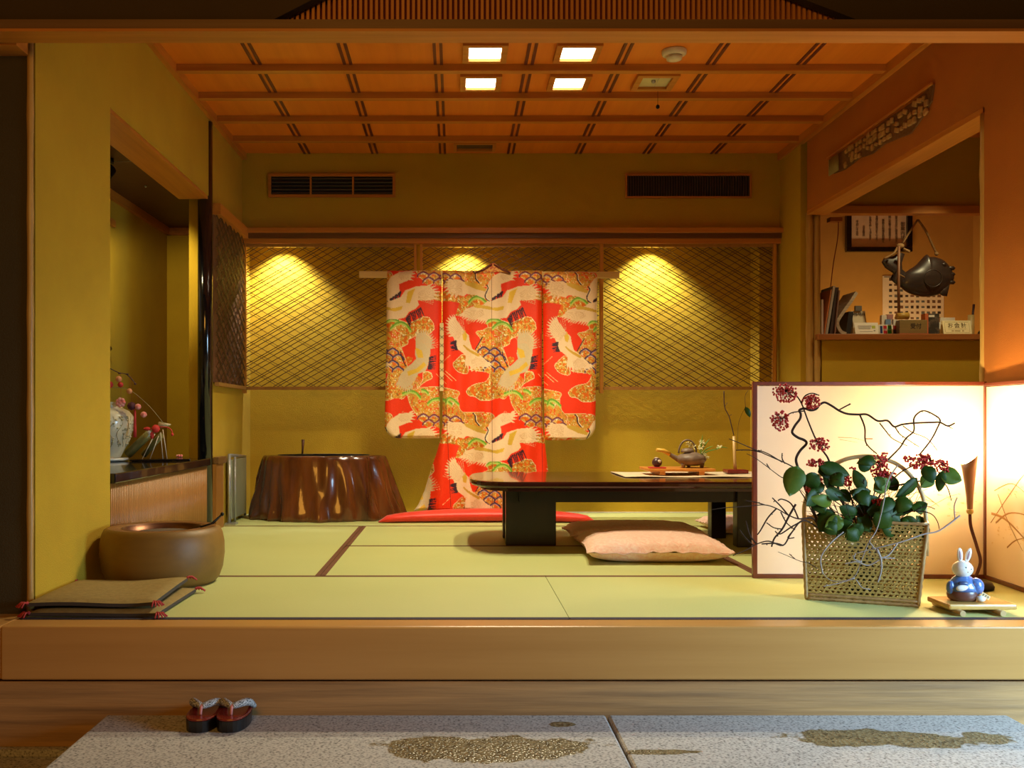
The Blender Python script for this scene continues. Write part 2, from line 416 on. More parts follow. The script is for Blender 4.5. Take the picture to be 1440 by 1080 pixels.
# front lintel and gable
struct('trim_41', bx(-4,4,3.04,3.135,1.885,1.89+.004), M_cedar)
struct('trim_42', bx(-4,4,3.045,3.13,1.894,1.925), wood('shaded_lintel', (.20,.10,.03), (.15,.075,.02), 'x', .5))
ZG = 3.0
gx = lambda x: PX(x,3.09)
zt = 2.35
l0, r0 = gx(378), gx(1212); l1, r1 = l0+(zt-1.925)*1.95, r0-(zt-1.925)*2.6
m = MB()
m.prism([(-4,1.925),(l0,1.925),(l1,zt),(l1,ZG),(-4,ZG)], 3.07, 3.11).prism([(r0,1.925),(4,1.925),(4,ZG),(r1,ZG),(r1,zt)], 3.07, 3.11).prism([(l1,zt),(r1,zt),(r1,ZG),(l1,ZG)], 3.07, 3.11)
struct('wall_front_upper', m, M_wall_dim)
g = thing('slatted_grille', ((l0+r0)/2,3.14,1.93), 'wide vertical slat grille in the gable above the front lintel', 'grille')
m = MB(); x = l0
while x < r0:
    top_ = min(zt, 1.925+(x-l0)/1.95+.02, 1.925+(r0-x)/2.6+.02)
    if top_ > 1.94: m.box(x-.0046,x+.0046,3.125,3.14,1.926,top_)
    x += .0172
m.build('slat', wood('orange_slat', (.62,.26,.06), (.5,.19,.04), 'z', .5), g)
bx(l0,r0,3.16,3.17,1.926,zt).build('backing_board', mat('red_brown_back', (.22,.03,.012), .7), g)

# ------------------------------------------------------------------ tatami mats
def tatami(x0, x1, d0, d1, lab, borders):
    t = thing('tatami_mat', ((x0+x1)/2,(d0+d1)/2,-.05), lab, 'tatami mat', 'tatami mats on the raised floor')
    bx(x0+.001,x1-.001,d0+.001,d1-.001,-.05,-.0005).build('rush_surface', M_tatami, t)
    for (s, w, mt) in borders:
        q = {'f': (x0+.001,x1-.001,d0+.001,d0+w), 'b': (x0+.001,x1-.001,d1-w,d1-.001), 'l': (x0+.001,x0+w,d0,d1), 'r': (x1-w,x1-.001,d0,d1)}[s]
        bx(*q,-.049,.0006).build('border', mt, t)
    return t
H, HB = M_heri, M_heri_blue
D1, D2, D3, D4 = 3.15, 4.015, 4.96, 5.87
tatami(XL,.377,D1,D2,'long front tatami mat running from the wooden brazier to the seam', [('f',.03,HB),('b',.02,H)])
tatami(.377,2.20,D1,D2,'long front tatami mat under the flower basket and rabbit', [('f',.03,HB),('b',.02,H)])
tatami(XL,-.565,D2,D3+.91,'tatami mat between the alcove slat front and the wide brown border', [('f',.008,H),('b',.012,H),('r',.022,H)])
tatami(-.565,1.28,D2,D3,'middle tatami mat under the pink cushion, nearer of two', [('b',.016,H),('l',.022,H),('r',.022,H),('f',.01,H)])
tatami(-.565,1.28,D3,D4,'middle tatami mat under the dark table, farther of two', [('b',.012,H),('l',.022,H),('r',.022,H),('f',.012,H)])
tatami(1.28,2.20,D2,D4,'tatami mat at the right behind the folding screen', [('l',.022,H),('b',.012,H)])
tatami(XL,.40,D4,DW,'back tatami mat under the polished tree stump', [('f',.012,H)])
tatami(.40,2.18,D4,DW,'back tatami mat along the wall behind the table', [('f',.012,H)])
# ------------------------------------------------------------------ diagonal lattice screens
def lattice_plane(poly, slope_sign, sp=.127, w=.0045, offs=(0,.016,.066)):
    """line segments of one diagonal family clipped to the polygon"""
    out = []; a = math.atan(.575)*slope_sign; d = (math.cos(a), math.sin(a))
    xs = [p[0] for p in poly]; zs = [p[1] for p in poly]
    base = min(zs)-(max(xs)-min(xs))
    while base < max(zs)+(max(xs)-min(xs)):
        for o in offs:
            p = (min(xs), base+o); c = clip_line(p, d, poly)
            if c: out.append(((p[0]+d[0]*c[0], p[1]+d[1]*c[0]), (p[0]+d[0]*c[1], p[1]+d[1]*c[1])))
        base += sp
    return out
def lattice_panel(x0, x1, z0, z1, D, front, label):
    t = thing('lattice_screen', ((x0+x1)/2, D, z0), label, 'lattice screen', 'diagonal bamboo lattice screens')
    poly = [(x0,z0),(x1,z0),(x1,z1),(x0,z1)]
    m = MB()
    for s, y, w in ((front, D-.003, .0046), (-front, D+.003, .0034)):
        for a, b in lattice_plane(poly, s, offs=(0,.017,.064,.098) if s == front else (0,.017,.064)): m.bar((a[0],y,a[1]),(b[0],y,b[1]),w,.004,(0,1,0))
    m.build('diagonal_lath', M_lattice, t)
    bx(x0,x1,D-.012,D+.012,z0-.022,z0).build('rail', M_latframe, t); bx(x0,x1,D-.012,D+.012,z1-.02,z1).build('rail', M_latframe, t)
    return t
DL = DB+.012
ZL0, ZL1 = .872, 1.83
XP = [PX(345,DL), PX(583.5,DL), PX(593.5,DL), PX(842,DL), PX(849,DL), PX(1086,DL)]
lattice_panel(XP[0], XP[1], ZL0, ZL1, DL, 1, 'diagonal bamboo lattice screen hung above the tree stump')
lattice_panel(XP[2], XP[3], ZL0, ZL1, DL, 1, 'diagonal bamboo lattice screen hung behind the red kimono')
lattice_panel(XP[4], XP[5], ZL0, ZL1, DL, -1, 'diagonal bamboo lattice screen hung right of the kimono above the table')
for (x, zb, w, lab) in ((343.5,553,.030,'slim corner post of the lattices left of the stump'), (584,380,.016,'left of the two thin lattice posts above the kimono sleeve'), (592.5,380,.016,'right of the two thin lattice posts above the kimono sleeve'),
                   (845.5,553,.022,'slim lattice post beside the right kimono sleeve'), (1088.5,545,.02,'slim lattice post at the right wall corner')):
    X = PX(x,DL); z = PZ(553,DL) if zb > 500 else ZL0-.02
    tag(bx(X-w/2,X+w/2,DL-.018,DL+.018,z,1.83).build('lattice_post', M_cedarz), lab, 'post', 'lattice posts')
# side lattice on the left wall
t = thing('lattice_screen', (XL+.02,6.05,ZL0), 'narrow dark lattice screen on the left wall behind the black post', 'lattice screen', 'diagonal bamboo lattice screens')
m = MB(); d0, d1 = 5.66, 6.40; poly = [(d0,ZL0),(d1,ZL0),(d1,1.86),(d0,1.86)]
for s, xx in ((1, XL+.022), (-1, XL+.028)):
    for a, b in lattice_plane(poly, s): m.bar((xx,a[0],a[1]),(xx,b[0],b[1]),.0042,.004,(1,0,0))
m.build('diagonal_lath', M_lattice, t)
MB().box(XL+.012,XL+.038,d0,d1,ZL0-.022,ZL0).build('rail', M_latframe, t)
bx(XL+.002,XL+.008,d0,d1,ZL0,1.86).build('backing_board', mat('brown_backing', (.22,.09,.03), .8), t)

# ------------------------------------------------------------------ vents, lights, ceiling fittings
v = thing('air_vent', (PX(467,DB),DB-.01,PZ(277,DB)), 'wood framed wall vent with horizontal louvres above the tree stump', 'air vent', 'wall vents')
x0, x1, z0, z1 = PX(378,DB), PX(556,DB), PZ(278,DB), PZ(245,DB)
def frame(x0,x1,z0,z1,D0,D1,w):
    return MB().box(x0,x1,D0,D1,z0,z0+w).box(x0,x1,D0,D1,z1-w,z1).box(x0,x0+w,D0,D1,z0+w,z1-w).box(x1-w,x1,D0,D1,z0+w,z1-w)
frame(x0,x1,z0,z1,DB-.018,DB-.001,.018).build('frame', M_cedar, v)
bx(x0+.018,x1-.018,DB-.003,DB-.001,z0+.018,z1-.018).build('dark_back', M_dark, v)
m = MB()
for i in range(5): z = z0+.03+i*.024; m.obox(((x0+x1)/2,DB-.009,z), (x1-x0-.036,.012,.004), Matrix.Rotation(.6,3,'X'))
m.build('louvre', mat('brown_louvre', (.10,.06,.035), .5), v)
m = MB()
for k in (1, 2): X = x0+(x1-x0)*k/3; m.box(X-.006,X+.006,DB-.016,DB-.002,z0+.018,z1-.018)
m.build('divider', M_cedar, v)
v = thing('air_vent', (PX(967,DB),DB-.01,PZ(278,DB)), 'wood framed wall vent with upright black fins on the right of the bulkhead', 'air vent', 'wall vents')
x0, x1, z0, z1 = PX(879,DB), PX(1056,DB), PZ(279,DB), PZ(245,DB)
frame(x0,x1,z0,z1,DB-.014,DB-.001,.012).build('frame', M_cedar, v)
bx(x0+.012,x1-.012,DB-.003,DB-.001,z0+.012,z1-.012).build('dark_back', M_dark, v)
m = MB(); x = x0+.02
while x < x1-.016: m.box(x-.003,x+.003,DB-.012,DB-.003,z0+.012,z1-.012); x += .0172
m.build('fin', mat('black_brown_fin', (.07,.045,.035), .5), v)

M_lampglow = mat('lamp_glow', (1,1,1), .5, emit=(1,.86,.62), estr=11)
M_lampoff = mat('lamp_off', (.55,.52,.30), .3)
def recessed(px, py, lit, lab):
    D = 2403/(588-py); X = PX(px, D)
    t = thing('recessed_ceiling_light', (X,D,ZC-.02), lab, 'ceiling light', 'square recessed ceiling lights')
    w, d = .078, .085
    m = MB().box(X-w-.03,X+w+.03,D-d-.03,D-d,ZC-.022,ZC-.001).box(X-w-.03,X+w+.03,D+d,D+d+.03,ZC-.022,ZC-.001).box(X-w-.03,X-w,D-d,D+d,ZC-.022,ZC-.001).box(X+w,X+w+.03,D-d,D+d,ZC-.022,ZC-.001)
    m.build('frame', M_cedar, t)
    bx(X-w,X+w,D-d,D+d,ZC-.008,ZC-.002).build('diffuser', M_lampglow if lit else M_lampoff, t)
    return X, D, t
for (px, py, lit, lab) in ((682,71,1,'lit square ceiling light, nearest on the left'), (676,113,1,'lit square ceiling light, second row on the left'),
                           (812,71,1,'lit square ceiling light, first row right beside the other lit one'), (800,113,1,'lit square ceiling light, second row, beside the unlit one'),
                           (921,112,0,'unlit square ceiling light behind the smoke detector')):
    X, D, t = recessed(px, py, lit, lab)
    if lit:
        l = bpy.data.lights.new('ceiling_spot', 'SPOT'); l.energy = 64; l.color = (1,.87,.56); l.spot_size = 2.08; l.spot_blend = .55; l.shadow_soft_size = .035
        o = bpy.data.objects.new('ceiling_spot', l); COL.objects.link(o); o.location = (X, D, ZC-.03)
        tgt = Vector((X+(X-.37)*.5+.08, D-.1, 0)); o.rotation_euler = (tgt-o.location).to_track_quat('-Z','Y').to_euler()
    else:
        MB().box(X+.012,X+.015,D-.08,D+.08,ZC-.010,ZC-.0075).ball((X-.01,D-.01,ZC-.012),.012).build('reflector_bar', M_gray, t)
D = 4.65; X = PX(948,D)
sd = thing('smoke_detector', (X,D,ZC-.05), 'round cream smoke detector on the cedar ceiling', 'smoke detector')
M_cream = mat('cream_plastic', (.70,.60,.40), .5)
MB().lathe([(.044,-.026),(.058,-.018),(.060,-.004),(.060,0)], (X,D,ZC-.001), 32).build('base', M_cream, sd)
MB().lathe([(.018,-.048),(.036,-.044),(.040,-.026)], (X,D,ZC), 32).build('sensor_cap', M_cream, sd)
D = 5.15; X = PX(925,5.2)
pr = thing('hanging_sensor', (X,5.2,ZC-.1), 'tiny dark pendant hanging by the unlit ceiling light', 'sensor')
MB().tube([(X,5.2,ZC-.001),(X,5.2,ZC-.085)], .0012, 6).build('wire', M_blackm, pr)
MB().lathe([(.003,-.105),(.010,-.1),(.010,-.088),(.003,-.082)], (X,5.2,ZC), 12).build('bulb', M_blackm, pr)
D = 6.24; vt = thing('ceiling_vent', (PX(666,D),D,ZC-.03), 'small wood framed vent in the ceiling near the back wall', 'air vent')
x0, x1 = PX(638,D), PX(697,D)
MB().box(x0,x1,D-.09,D-.07,ZC-.025,ZC-.001).box(x0,x1,D+.07,D+.09,ZC-.025,ZC-.001).box(x0,x0+.02,D-.07,D+.07,ZC-.025,ZC-.001).box(x1-.02,x1,D-.07,D+.07,ZC-.025,ZC-.001).build('frame', M_cedar, vt)
bx(x0+.02,x1-.02,D-.07,D+.07,ZC-.008,ZC-.002).build('grille', mat('brown_mesh', (.12,.06,.02), .8), vt)

# ------------------------------------------------------------------ kimono
TW, TH, SC = 142.5, 199.0, 4      # repeat of the woven motif in photo pixels, raster scale
X00, Y00 = 621.0, 381.0
W_, H_ = int(TW*SC), int(TH*SC)
yy, xx = np.mgrid[0:H_, 0:W_]; GX = xx/SC; GY = yy/SC
rng = np.random.RandomState(5)
def vnoise(cell, seed, wrapx=W_, wrapy=H_):
    r = np.random.RandomState(seed); nx = max(2, int(round(TW/cell))); ny = max(2, int(round(TH/cell)))
    g = r.rand(ny, nx); u = GX/TW*nx; v = GY/TH*ny
    i = np.floor(u).astype(int) % nx; j = np.floor(v).astype(int) % ny; fu = u-np.floor(u); fv = v-np.floor(v)
    fu = fu*fu*(3-2*fu); fv = fv*fv*(3-2*fv); i2 = (i+1) % nx; j2 = (j+1) % ny
    return (g[j,i]*(1-fu)+g[j,i2]*fu)*(1-fv)+(g[j2,i]*(1-fu)+g[j2,i2]*fu)*fv
img = np.zeros((H_, W_, 3)); gold = np.zeros((H_, W_))
RED = np.array((.88,.036,.003)); img[:] = RED
n_f, n_m, n_c = vnoise(1.1, 1), vnoise(2.6, 2), vnoise(6, 3)
GOLD1, GOLD2, GOLD3, ORG = np.array((.74,.40,.06)), np.array((.92,.68,.22)), np.array((.42,.17,.025)), np.array((.80,.17,.012))
goldtex = np.empty_like(img)
goldtex[:] = GOLD1
goldtex[n_f > .76] = GOLD2; goldtex[n_f < .28] = GOLD3
goldtex[(n_m > .62)] = ORG; goldtex[(n_m < .17) & (n_f > .4)] = (.98,.92,.62)
brocade = np.empty_like(img); brocade[:] = (.82,.34,.04)
brocade[n_m > .55] = GOLD1; brocade[n_m < .3] = (.85,.12,.015); brocade[n_f > .78] = (.98,.90,.55); brocade[(n_c > .62) & (n_f > .55)] = (.55,.26,.05)
def pmask(pts):
    out = np.zeros((H_, W_), bool)
    for ox in (-TW, 0, TW):
        for oy in (-TH, 0, TH):
            q = [(x-X00+ox, y-Y00+oy) for x, y in pts]
            xs = [a for a, _ in q]; ys = [b for _, b in q]
            if max(xs) < 0 or min(xs) > TW or max(ys) < 0 or min(ys) > TH: continue
            c = np.zeros((H_, W_), bool); n = len(q)
            for i in range(n):
                (x1, y1), (x2, y2) = q[i], q[(i+1) % n]
                if y1 == y2: continue
                cond = ((y1 > GY) != (y2 > GY)) & (GX < (x2-x1)*(GY-y1)/(y2-y1)+x1)
                c ^= cond
            out |= c
    return out
def stroke(pts, w, col, g=0.):
    w0, w1 = w if isinstance(w, tuple) else (w, w)
    tot = len(pts)-1
    for ox in (-TW, 0, TW):
        for oy in (-TH, 0, TH):
            q = [(x-X00+ox, y-Y00+oy) for x, y in pts]
            xs = [a for a, _ in q]; ys = [b for _, b in q]
            if max(xs) < -3 or min(xs) > TW+3 or max(ys) < -3 or min(ys) > TH+3: continue
            for i in range(tot):
                (x1, y1), (x2, y2) = q[i], q[i+1]
                a0 = max(0, int((min(y1,y2)-4)*SC)); a1 = min(H_, int((max(y1,y2)+4)*SC)); b0 = max(0, int((min(x1,x2)-4)*SC)); b1 = min(W_, int((max(x1,x2)+4)*SC))
                if a1 <= a0 or b1 <= b0: continue
                sx, sy = GX[a0:a1,b0:b1], GY[a0:a1,b0:b1]; dx, dy = x2-x1, y2-y1
                t = np.clip(((sx-x1)*dx+(sy-y1)*dy)/(dx*dx+dy*dy+1e-9), 0, 1)
                dd = np.hypot(sx-x1-t*dx, sy-y1-t*dy); ww = w0+(w1-w0)*(i+t)/tot
                mk = dd < ww/2
                img[a0:a1,b0:b1][mk] = col; gold[a0:a1,b0:b1][mk] = g
def fill(pts, tex, g=.5, outline=None):
    mk = pmask(pts)
    if isinstance(tex, np.ndarray) and tex.ndim == 3: img[mk] = tex[mk]
    else: img[mk] = tex
    gold[mk] = g
    if outline: stroke(list(pts)+[pts[0]], .7, outline, .5)
def smooth(pts, k=5, closed=True):
    n = len(pts); out = []
    for i in range(n if closed else n-1):
        p0, p1, p2, p3 = pts[(i-1) % n] if closed or i else pts[0], pts[i], pts[(i+1) % n], pts[(i+2) % n] if closed or i+2 < n else pts[-1]
        for j in range(k):
            t = j/k; out.append(tuple(.5*((2*p1[a])+(p2[a]-p0[a])*t+(2*p0[a]-5*p1[a]+4*p2[a]-p3[a])*t*t+(3*p1[a]-p0[a]-3*p2[a]+p3[a])*t*t*t) for a in (0,1)))
    if not closed: out.append(pts[-1])
    return out
WH = np.array((.90,.66,.42)); WH2 = np.array((.74,.48,.26)); PURP = (.075,.03,.09); LIL = (.52,.38,.48); GRN = (.16,.42,.03); LG = (.55,.70,.15); INK = (.045,.012,.03)
# cloud banks of gold brocade
fill(smooth([(622,383),(636,381),(650,381),(668,381),(692,383),(694,398),(684,404),(664,402),(650,396),(640,393),(622,395)]), brocade, .45, (.9,.75,.4))
fill(smooth([(741,381),(765,381),(765,397),(752,395),(744,391)]), brocade, .45)
fill(smooth([(736,384),(748,385),(744,392)]), goldtex, .5)
fill([(628,411),(639,413),(654,418),(664,413),(677,418),(686,424),(686,431),(665,430),(654,435),(648,444),(640,445),(644,433),(646,427),(634,424.6),(620,424),(608,422),(606,416),(615,411)], goldtex, .55)
fill([(684,452),(700,449),(718,455),(730,450),(738,446),(746,447),(752,455),(753,463),(747,470),(735,471),(724,474),(717,478),(716,484),(708,488),(700,487),(691,500),(688,470)], goldtex, .5, (.98,.86,.5))
fill(smooth([(669,468),(678,465),(688,461),(700,464),(706,470),(704,480),(708,492),(713,506),(716,520),(710,530),(700,530),(684,521),(671,521),(664,500),(676,480)]), brocade, .45, (.9,.75,.4))
fill(smooth([(637,512),(642,506),(650,499),(656,503),(658,524),(647,524),(640,519)]), goldtex, .5, (.98,.86,.5))
fill(smooth([(660,520),(684,519),(688,528),(682,537),(669,540),(661,544),(656,550),(659,556),(668,558),(676,563),(688,563),(700,559),(708,561),(714,556),(722,546),(736,537),(738,524),(748,524),(750,532),(744,535),(736,540),(728,545),(708,528)]), goldtex, .5, (.98,.86,.5))
fill(smooth([(690,520),(712,515),(726,525),(735,536),(716,556),(700,560),(690,556)]), goldtex, .5)
fill(smooth([(716,553),(724,548),(738,545),(757,544),(770,546),(788,551),(786,560),(789,575),(797,585),(790,600),(772,603),(750,598),(735,592),(728,582),(720,570)]), brocade, .4, (.9,.75,.4))
fill(smooth([(713,504),(718,502),(723,505),(717,512)]), goldtex, .5)
# purple wave scallops
def scallops(cx, cy, rows, cols, dx, dy, c=PURP, tilt=0.):
    for r in range(rows):
        for k in range(cols):
            x = cx+k*dx+(dx/2 if r % 2 else 0); y = cy+r*dy+tilt*k
            arc = [(x+dx*.55*math.cos(a), y-dy*.95*math.sin(a)-.5*math.sin(a*5)) for a in np.linspace(.1, PI-.1, 15)]
            fill(arc+[(x, y+dy*.4)], goldtex, .4); stroke([(a, b+1.4) for a, b in arc], 1.2, LIL); stroke(arc, 2.1, c)
scallops(680,497,4,2,15,8.5,tilt=1.5)
scallops(738,590,2,4,15,8,(.20,.035,.07),tilt=1)
# green pine tops
for arc in ([(659,425),(664,420),(670,417.5),(677,420),(685,427)], [(684,453),(690,449.5),(697,449.5),(703,451.5)], [(692,462),(699,455.5),(707,453.5),(714,456.5),(720,464)],
            [(709,553),(719,549.5),(728,552),(734,559)], [(736,548),(741,549),(745,553)], [(744,567),(750,562),(758,560),(768,562),(778,568)], [(627,566),(630,560),(637,561),(645,568)]):
    s = smooth(arc, 4, False); stroke([(a, b+2.6) for a, b in s], 2.6, LG, .3); stroke(s, 2.4, GRN)
# cranes
def feathers(path, length, n, ang0, ang1, w=2.1, col=WH):
    s = smooth(path, 12, False)
    for i in range(n):
        p = s[int(i/(n-1)*(len(s)-1))]; a = math.radians(ang0+(ang1-ang0)*i/(n-1))
        q = (p[0]+math.cos(a)*length, p[1]+math.sin(a)*length)
        stroke([p, q], (w*1.5, .5), col)
def ink_tail(pts, n, ang, ln):
    s = smooth(pts, 10, False)
    for i in range(n):
        p = s[int(i/(n-1)*(len(s)-1))]; a = math.radians(ang+(i*37 % 16)-8)
        stroke([p, (p[0]+math.cos(a)*ln, p[1]+math.sin(a)*ln)], (2.3, .8), INK)
def barbs(pts, cx, cy, n, r):
    for i in range(n):
        a = pts[0]+(pts[1]-pts[0])*i/(n-1); a = math.radians(a)
        stroke([(cx+math.cos(a)*r*.3, cy+math.sin(a)*r*.35), (cx+math.cos(a)*r, cy+math.sin(a)*r)], .5, WH2)
# A1 crane
fill([(630.6,394.5),(648,394.5),(657,400),(669.5,405),(683,409),(687,397.5),(692,391),(704.6,382.3),(722,381.5),(721,390.6),(716,395.5),(703.6,400.3),(705,411),(692,423.6),(683,421.7),(669.5,416),(656,414),(652,417.3),(642,415),(631,411),(629,405)], WH, .05)
feathers([(634,395),(630,400),(629.5,406),(633,413),(642,416)], 6, 8, 200, 120)
feathers([(720,381),(722,386),(718,393)], 6, 5, -30, 20)
fill([(652,396),(668,399),(684,407),(682,411),(670,408),(655,401)], (.72,.46,.07), .4)
ink_tail([(692,421),(699,416),(706,411)], 9, 100, 8)
# A2 crane
fill([(648,444),(654,435),(665.6,431.4),(679,429.5),(686,423.6),(692,423.6),(706.5,418),(712.4,409),(727,404),(740.6,402.5),(748,404),(753,410),(753,417),(750,422.7),(730,423.6),(732,429.5),(727,435),(718,439),(712.4,447),(700,449.5),(690,449),(683,451.5),(665,449)], WH, .05)
feathers([(744,404),(750,408),(753,413),(752,420)], 8.5, 6, -32, 8)
feathers([(650,442),(660,447),(672,449),(684,451)], 6.5, 12, 155, 125, 1.8)
fill([(665,430.5),(679,429.8),(692,433),(692,437),(678,434.5),(668,433.5)], (.72,.46,.07), .4)
fill([(692,434),(700,433),(709,430.5),(707,436),(698,438.5),(692,437)], (.80,.52,.06), .4)
fill([(713.5,426),(716,411),(727,406),(724,413),(719,427)], (.80,.52,.06), .4)
ink_tail([(714,449),(719,442),(727,438),(734,434)], 11, 72, 13)
for (p, q) in (((685,441),(690,448)),): pass
# necks
for s in ([(665,382),(668,386),(668.5,392.5),(673.4,399.3)], [(684,402),(686,406),(684.5,410),(682,416),(683,421),(688,424)]):
    stroke(smooth(s, 5, False), 1.6, INK)
    stroke([(a+1.6, b) for a, b in smooth(s, 5, False)], .8, (.95,.85,.65))
# B crane
fill([(636,448),(640,448),(644,453),(652,464.5),(659,472),(660.7,481),(663.6,490.6),(672.4,497.4),(683,507),(689,513),(684,517),(674,516),(664,518),(658.8,514),(655,514),(654,507),(655,500),(648,494.5),(641,489.6),(638.3,477),(636,472),(632,467),(630,458.7),(632.5,452)], WH, .05)
feathers([(640,449),(635,450),(632,456),(632,464),(636,472)], 6, 10, -105, -200)
feathers([(655,510),(662,515),(672,515),(682,513),(687,511)], 8, 9, 95, 35)
fill([(650,470),(654,465),(657,473),(655,480),(651,478)], (.80,.52,.06), .4)
stroke([(652,486),(657,491),(662,494.5),(672.4,500)], (2,4), (.70,.42,.06), .4)
ink_tail([(641,480),(641,486),(643,492)], 8, 175, 8)
stroke(smooth([(678,475),(673.4,483),(668.5,491.5)], 5, False), 1.5, INK)
for a, b in (((626,522),(641,535)), ((623,524),(636,536)), ((633,500),(622,510))): stroke([a, b], .6, (.95,.65,.3))
# C crane, silvery
SV = np.array((.66,.53,.33))
fill([(727,490),(727,478),(729,470),(740,468),(748,474),(750,482),(748,491.5),(747.4,500),(744.5,514),(740.6,522.7),(731,525.6),(726,535),(719,543),(712,546),(701,540),(704,529.5),(713.3,517.8),(722,511),(728,505),(726,498)], SV, .3)
feathers([(730,472),(738,469),(745,472),(749,480),(748,490)], 6, 13, -110, -5, 1.6, SV)
feathers([(702,538),(708,543),(716,546),(722,542)], 6, 10, 130, 75, 1.6, SV)
barbs((-125,-10), 736, 492, 16, 26); barbs((60,150), 722, 520, 14, 27)
fill([(727,489),(736,493),(738,503),(731,504),(728,497)], (.80,.52,.06), .4)
fill([(715,522.7),(729,518),(739,509),(742,514),(732,523),(717,529)], (.80,.52,.06), .4)
ink_tail([(747,503),(746,512),(745,519)], 10, -8, 9)
stroke(smooth([(706,495),(708.5,505),(713.3,515)], 5, False), 1.5, INK)
stroke([(756,526),(770,540)], .6, (.95,.65,.3)); stroke([(742,470),(750,478)], .6, (.95,.65,.3))
barbs((150,215), 656, 406, 12, 25); barbs((-32,18), 722, 419, 12, 31); barbs((148,176), 690, 436, 9, 38); barbs((-160,-98), 655, 481, 13, 34); barbs((28,85), 662, 498, 12, 24); barbs((-60,-15), 700, 396, 8, 20)
img *= (.94+.12*vnoise(.5, 11))[:,:,None]

DK = 6.28
def kcol(px, py):
    u = np.mod(px-X00, TW)*SC; v = np.mod(py-Y00, TH)*SC
    i = np.clip(u.astype(int), 0, W_-1); j = np.clip(v.astype(int), 0, H_-1)
    return img[j, i], gold[j, i]
M_kim = vcol_mat('crane_brocade', .5, .0)
def cloth_piece(name, parent, y0, y1, xl, xr, xoff, fold, thick=.03, n_u=200, n_v=300, mat_=None):
    """closed flattened sheet: front and back faces, edges defined by functions of the photo row"""
    V = np.linspace(0, 1, n_v+1); U = np.linspace(0, 1, n_u+1); UU, VV = np.meshgrid(U, V)
    Yp = y0+(y1-y0)*VV; XL_ = np.vectorize(xl)(Yp); XR_ = np.vectorize(xr)(Yp); Xp = XL_+(XR_-XL_)*UU
    e = np.minimum(1, np.minimum(UU, 1-UU)*(n_u/14.)); prof = np.sqrt(np.clip(1-(1-e)**2, 0, 1))*np.minimum(1, np.sqrt(np.clip((VV)*n_v/8., 0, 1)))*np.minimum(1, np.sqrt(np.clip((1-VV)*n_v/5., 0, 1)))
    fo = np.vectorize(fold)(Xp, Yp)
    pts = []; cols = []; golds = []
    cc, gg = kcol(Xp.ravel()-xoff[0], Yp.ravel()-xoff[1])
    for sgn in (-1, 1):
        Dp = DK+fo+sgn*thick*prof
        pts.append(np.stack([(Xp-CX)*DK/F, Dp, EH+(CY-Yp)*DK/F], -1).reshape(-1, 3)); cols.append(cc); golds.append(gg)
    pts = np.concatenate(pts); cols = np.concatenate(cols); golds = np.concatenate(golds)
    idx = np.arange((n_u+1)*(n_v+1)).reshape(n_v+1, n_u+1)
    q = np.stack([idx[:-1,:-1], idx[1:,:-1], idx[1:,1:], idx[:-1,1:]], -1).reshape(-1, 4)
    q2 = (q+len(idx.ravel()))[:, ::-1]
    n = len(idx.ravel()); A, B = idx, idx+n
    rims = []
    for seq in (idx[0,:], idx[-1,:][::-1], idx[:,0][::-1], idx[:,-1]):
        rims.append(np.stack([seq[:-1], seq[1:], seq[1:]+n, seq[:-1]+n], -1))
    faces = np.concatenate([q, q2]+rims)
    off = np.array(WPOS[parent.name])
    me = bpy.data.meshes.new(name); me.from_pydata((pts-off).tolist(), [], faces.tolist())
    me.polygons.foreach_set('use_smooth', [True]*len(me.polygons))
    ca = me.color_attributes.new('Col', 'FLOAT_COLOR', 'POINT')
    ca.data.foreach_set('color', np.concatenate([cols, np.ones((len(cols), 1))], 1).astype(np.float32).ravel())
    ga = me.attributes.new('Gold', 'FLOAT', 'POINT'); ga.data.foreach_set('value', (golds*.75).astype(np.float32))
    me.update(); me.materials.append(mat_ or M_kim)
    o = bpy.data.objects.new(name, me); COL.objects.link(o); o.parent = parent; WPOS[o.name] = WPOS[parent.name]
    return o
def interp(tab):
    ys = [t[0] for t in tab]; xs = [t[1] for t in tab]
    return lambda y: float(np.interp(y, ys, xs))
kim = thing('kimono', (PX(692,DK), DK, 0), 'red silk kimono woven with white cranes and gold clouds, spread on a pole', 'kimono')
fold_s = lambda x, y: .007*math.sin((x-543)/11.)+.003*math.sin(y/34.)
def fold_b(x, y):
    f = .5+.5*min(1, max(0, (y-430)/200))
    return f*(.019*math.sin((x-640)/9.5+.25*math.sin(y/40.))+.008*math.sin(x/4.7+y/60.))-.02*max(0, (y-600)/120.)
def round_left(x0, yb, r):
    return lambda y: x0+(0 if y < yb-r else r-math.sqrt(max(0, r*r-(y-(yb-r))**2)))
def round_right(x0, yb, r):
    return lambda y: x0-(0 if y < yb-r else r-math.sqrt(max(0, r*r-(y-(yb-r))**2)))
rl = round_left(0, 616.5, 20); sl = interp([(380,544),(500,543),(617,540.5)])
cloth_piece('left_sleeve', kim, 380.5, 616.5, lambda y: sl(y)+rl(y), interp([(380,621.5),(460,621),(470,619),(617,618)]), (0,0), fold_s, .03, 110, 300)
rr_ = round_right(0, 619, 20); sr = interp([(380,840.5),(500,839),(619,837)])
cloth_piece('right_sleeve', kim, 382, 619, interp([(380,763),(470,764),(619,766)]), lambda y: sr(y)+rr_(y), (0,2), fold_s, .03, 110, 300)
cloth_piece('body_panel', kim, 380.5, 718, interp([(380,622),(460,622.5),(470,624),(600,622),(617,620),(640,613),(660,606),(690,597),(710,588),(718,582)]),
            interp([(380,762.5),(470,762),(600,763),(620,766),(665,771),(700,775),(718,779)]), (0,0), fold_b, .035, 220, 430)
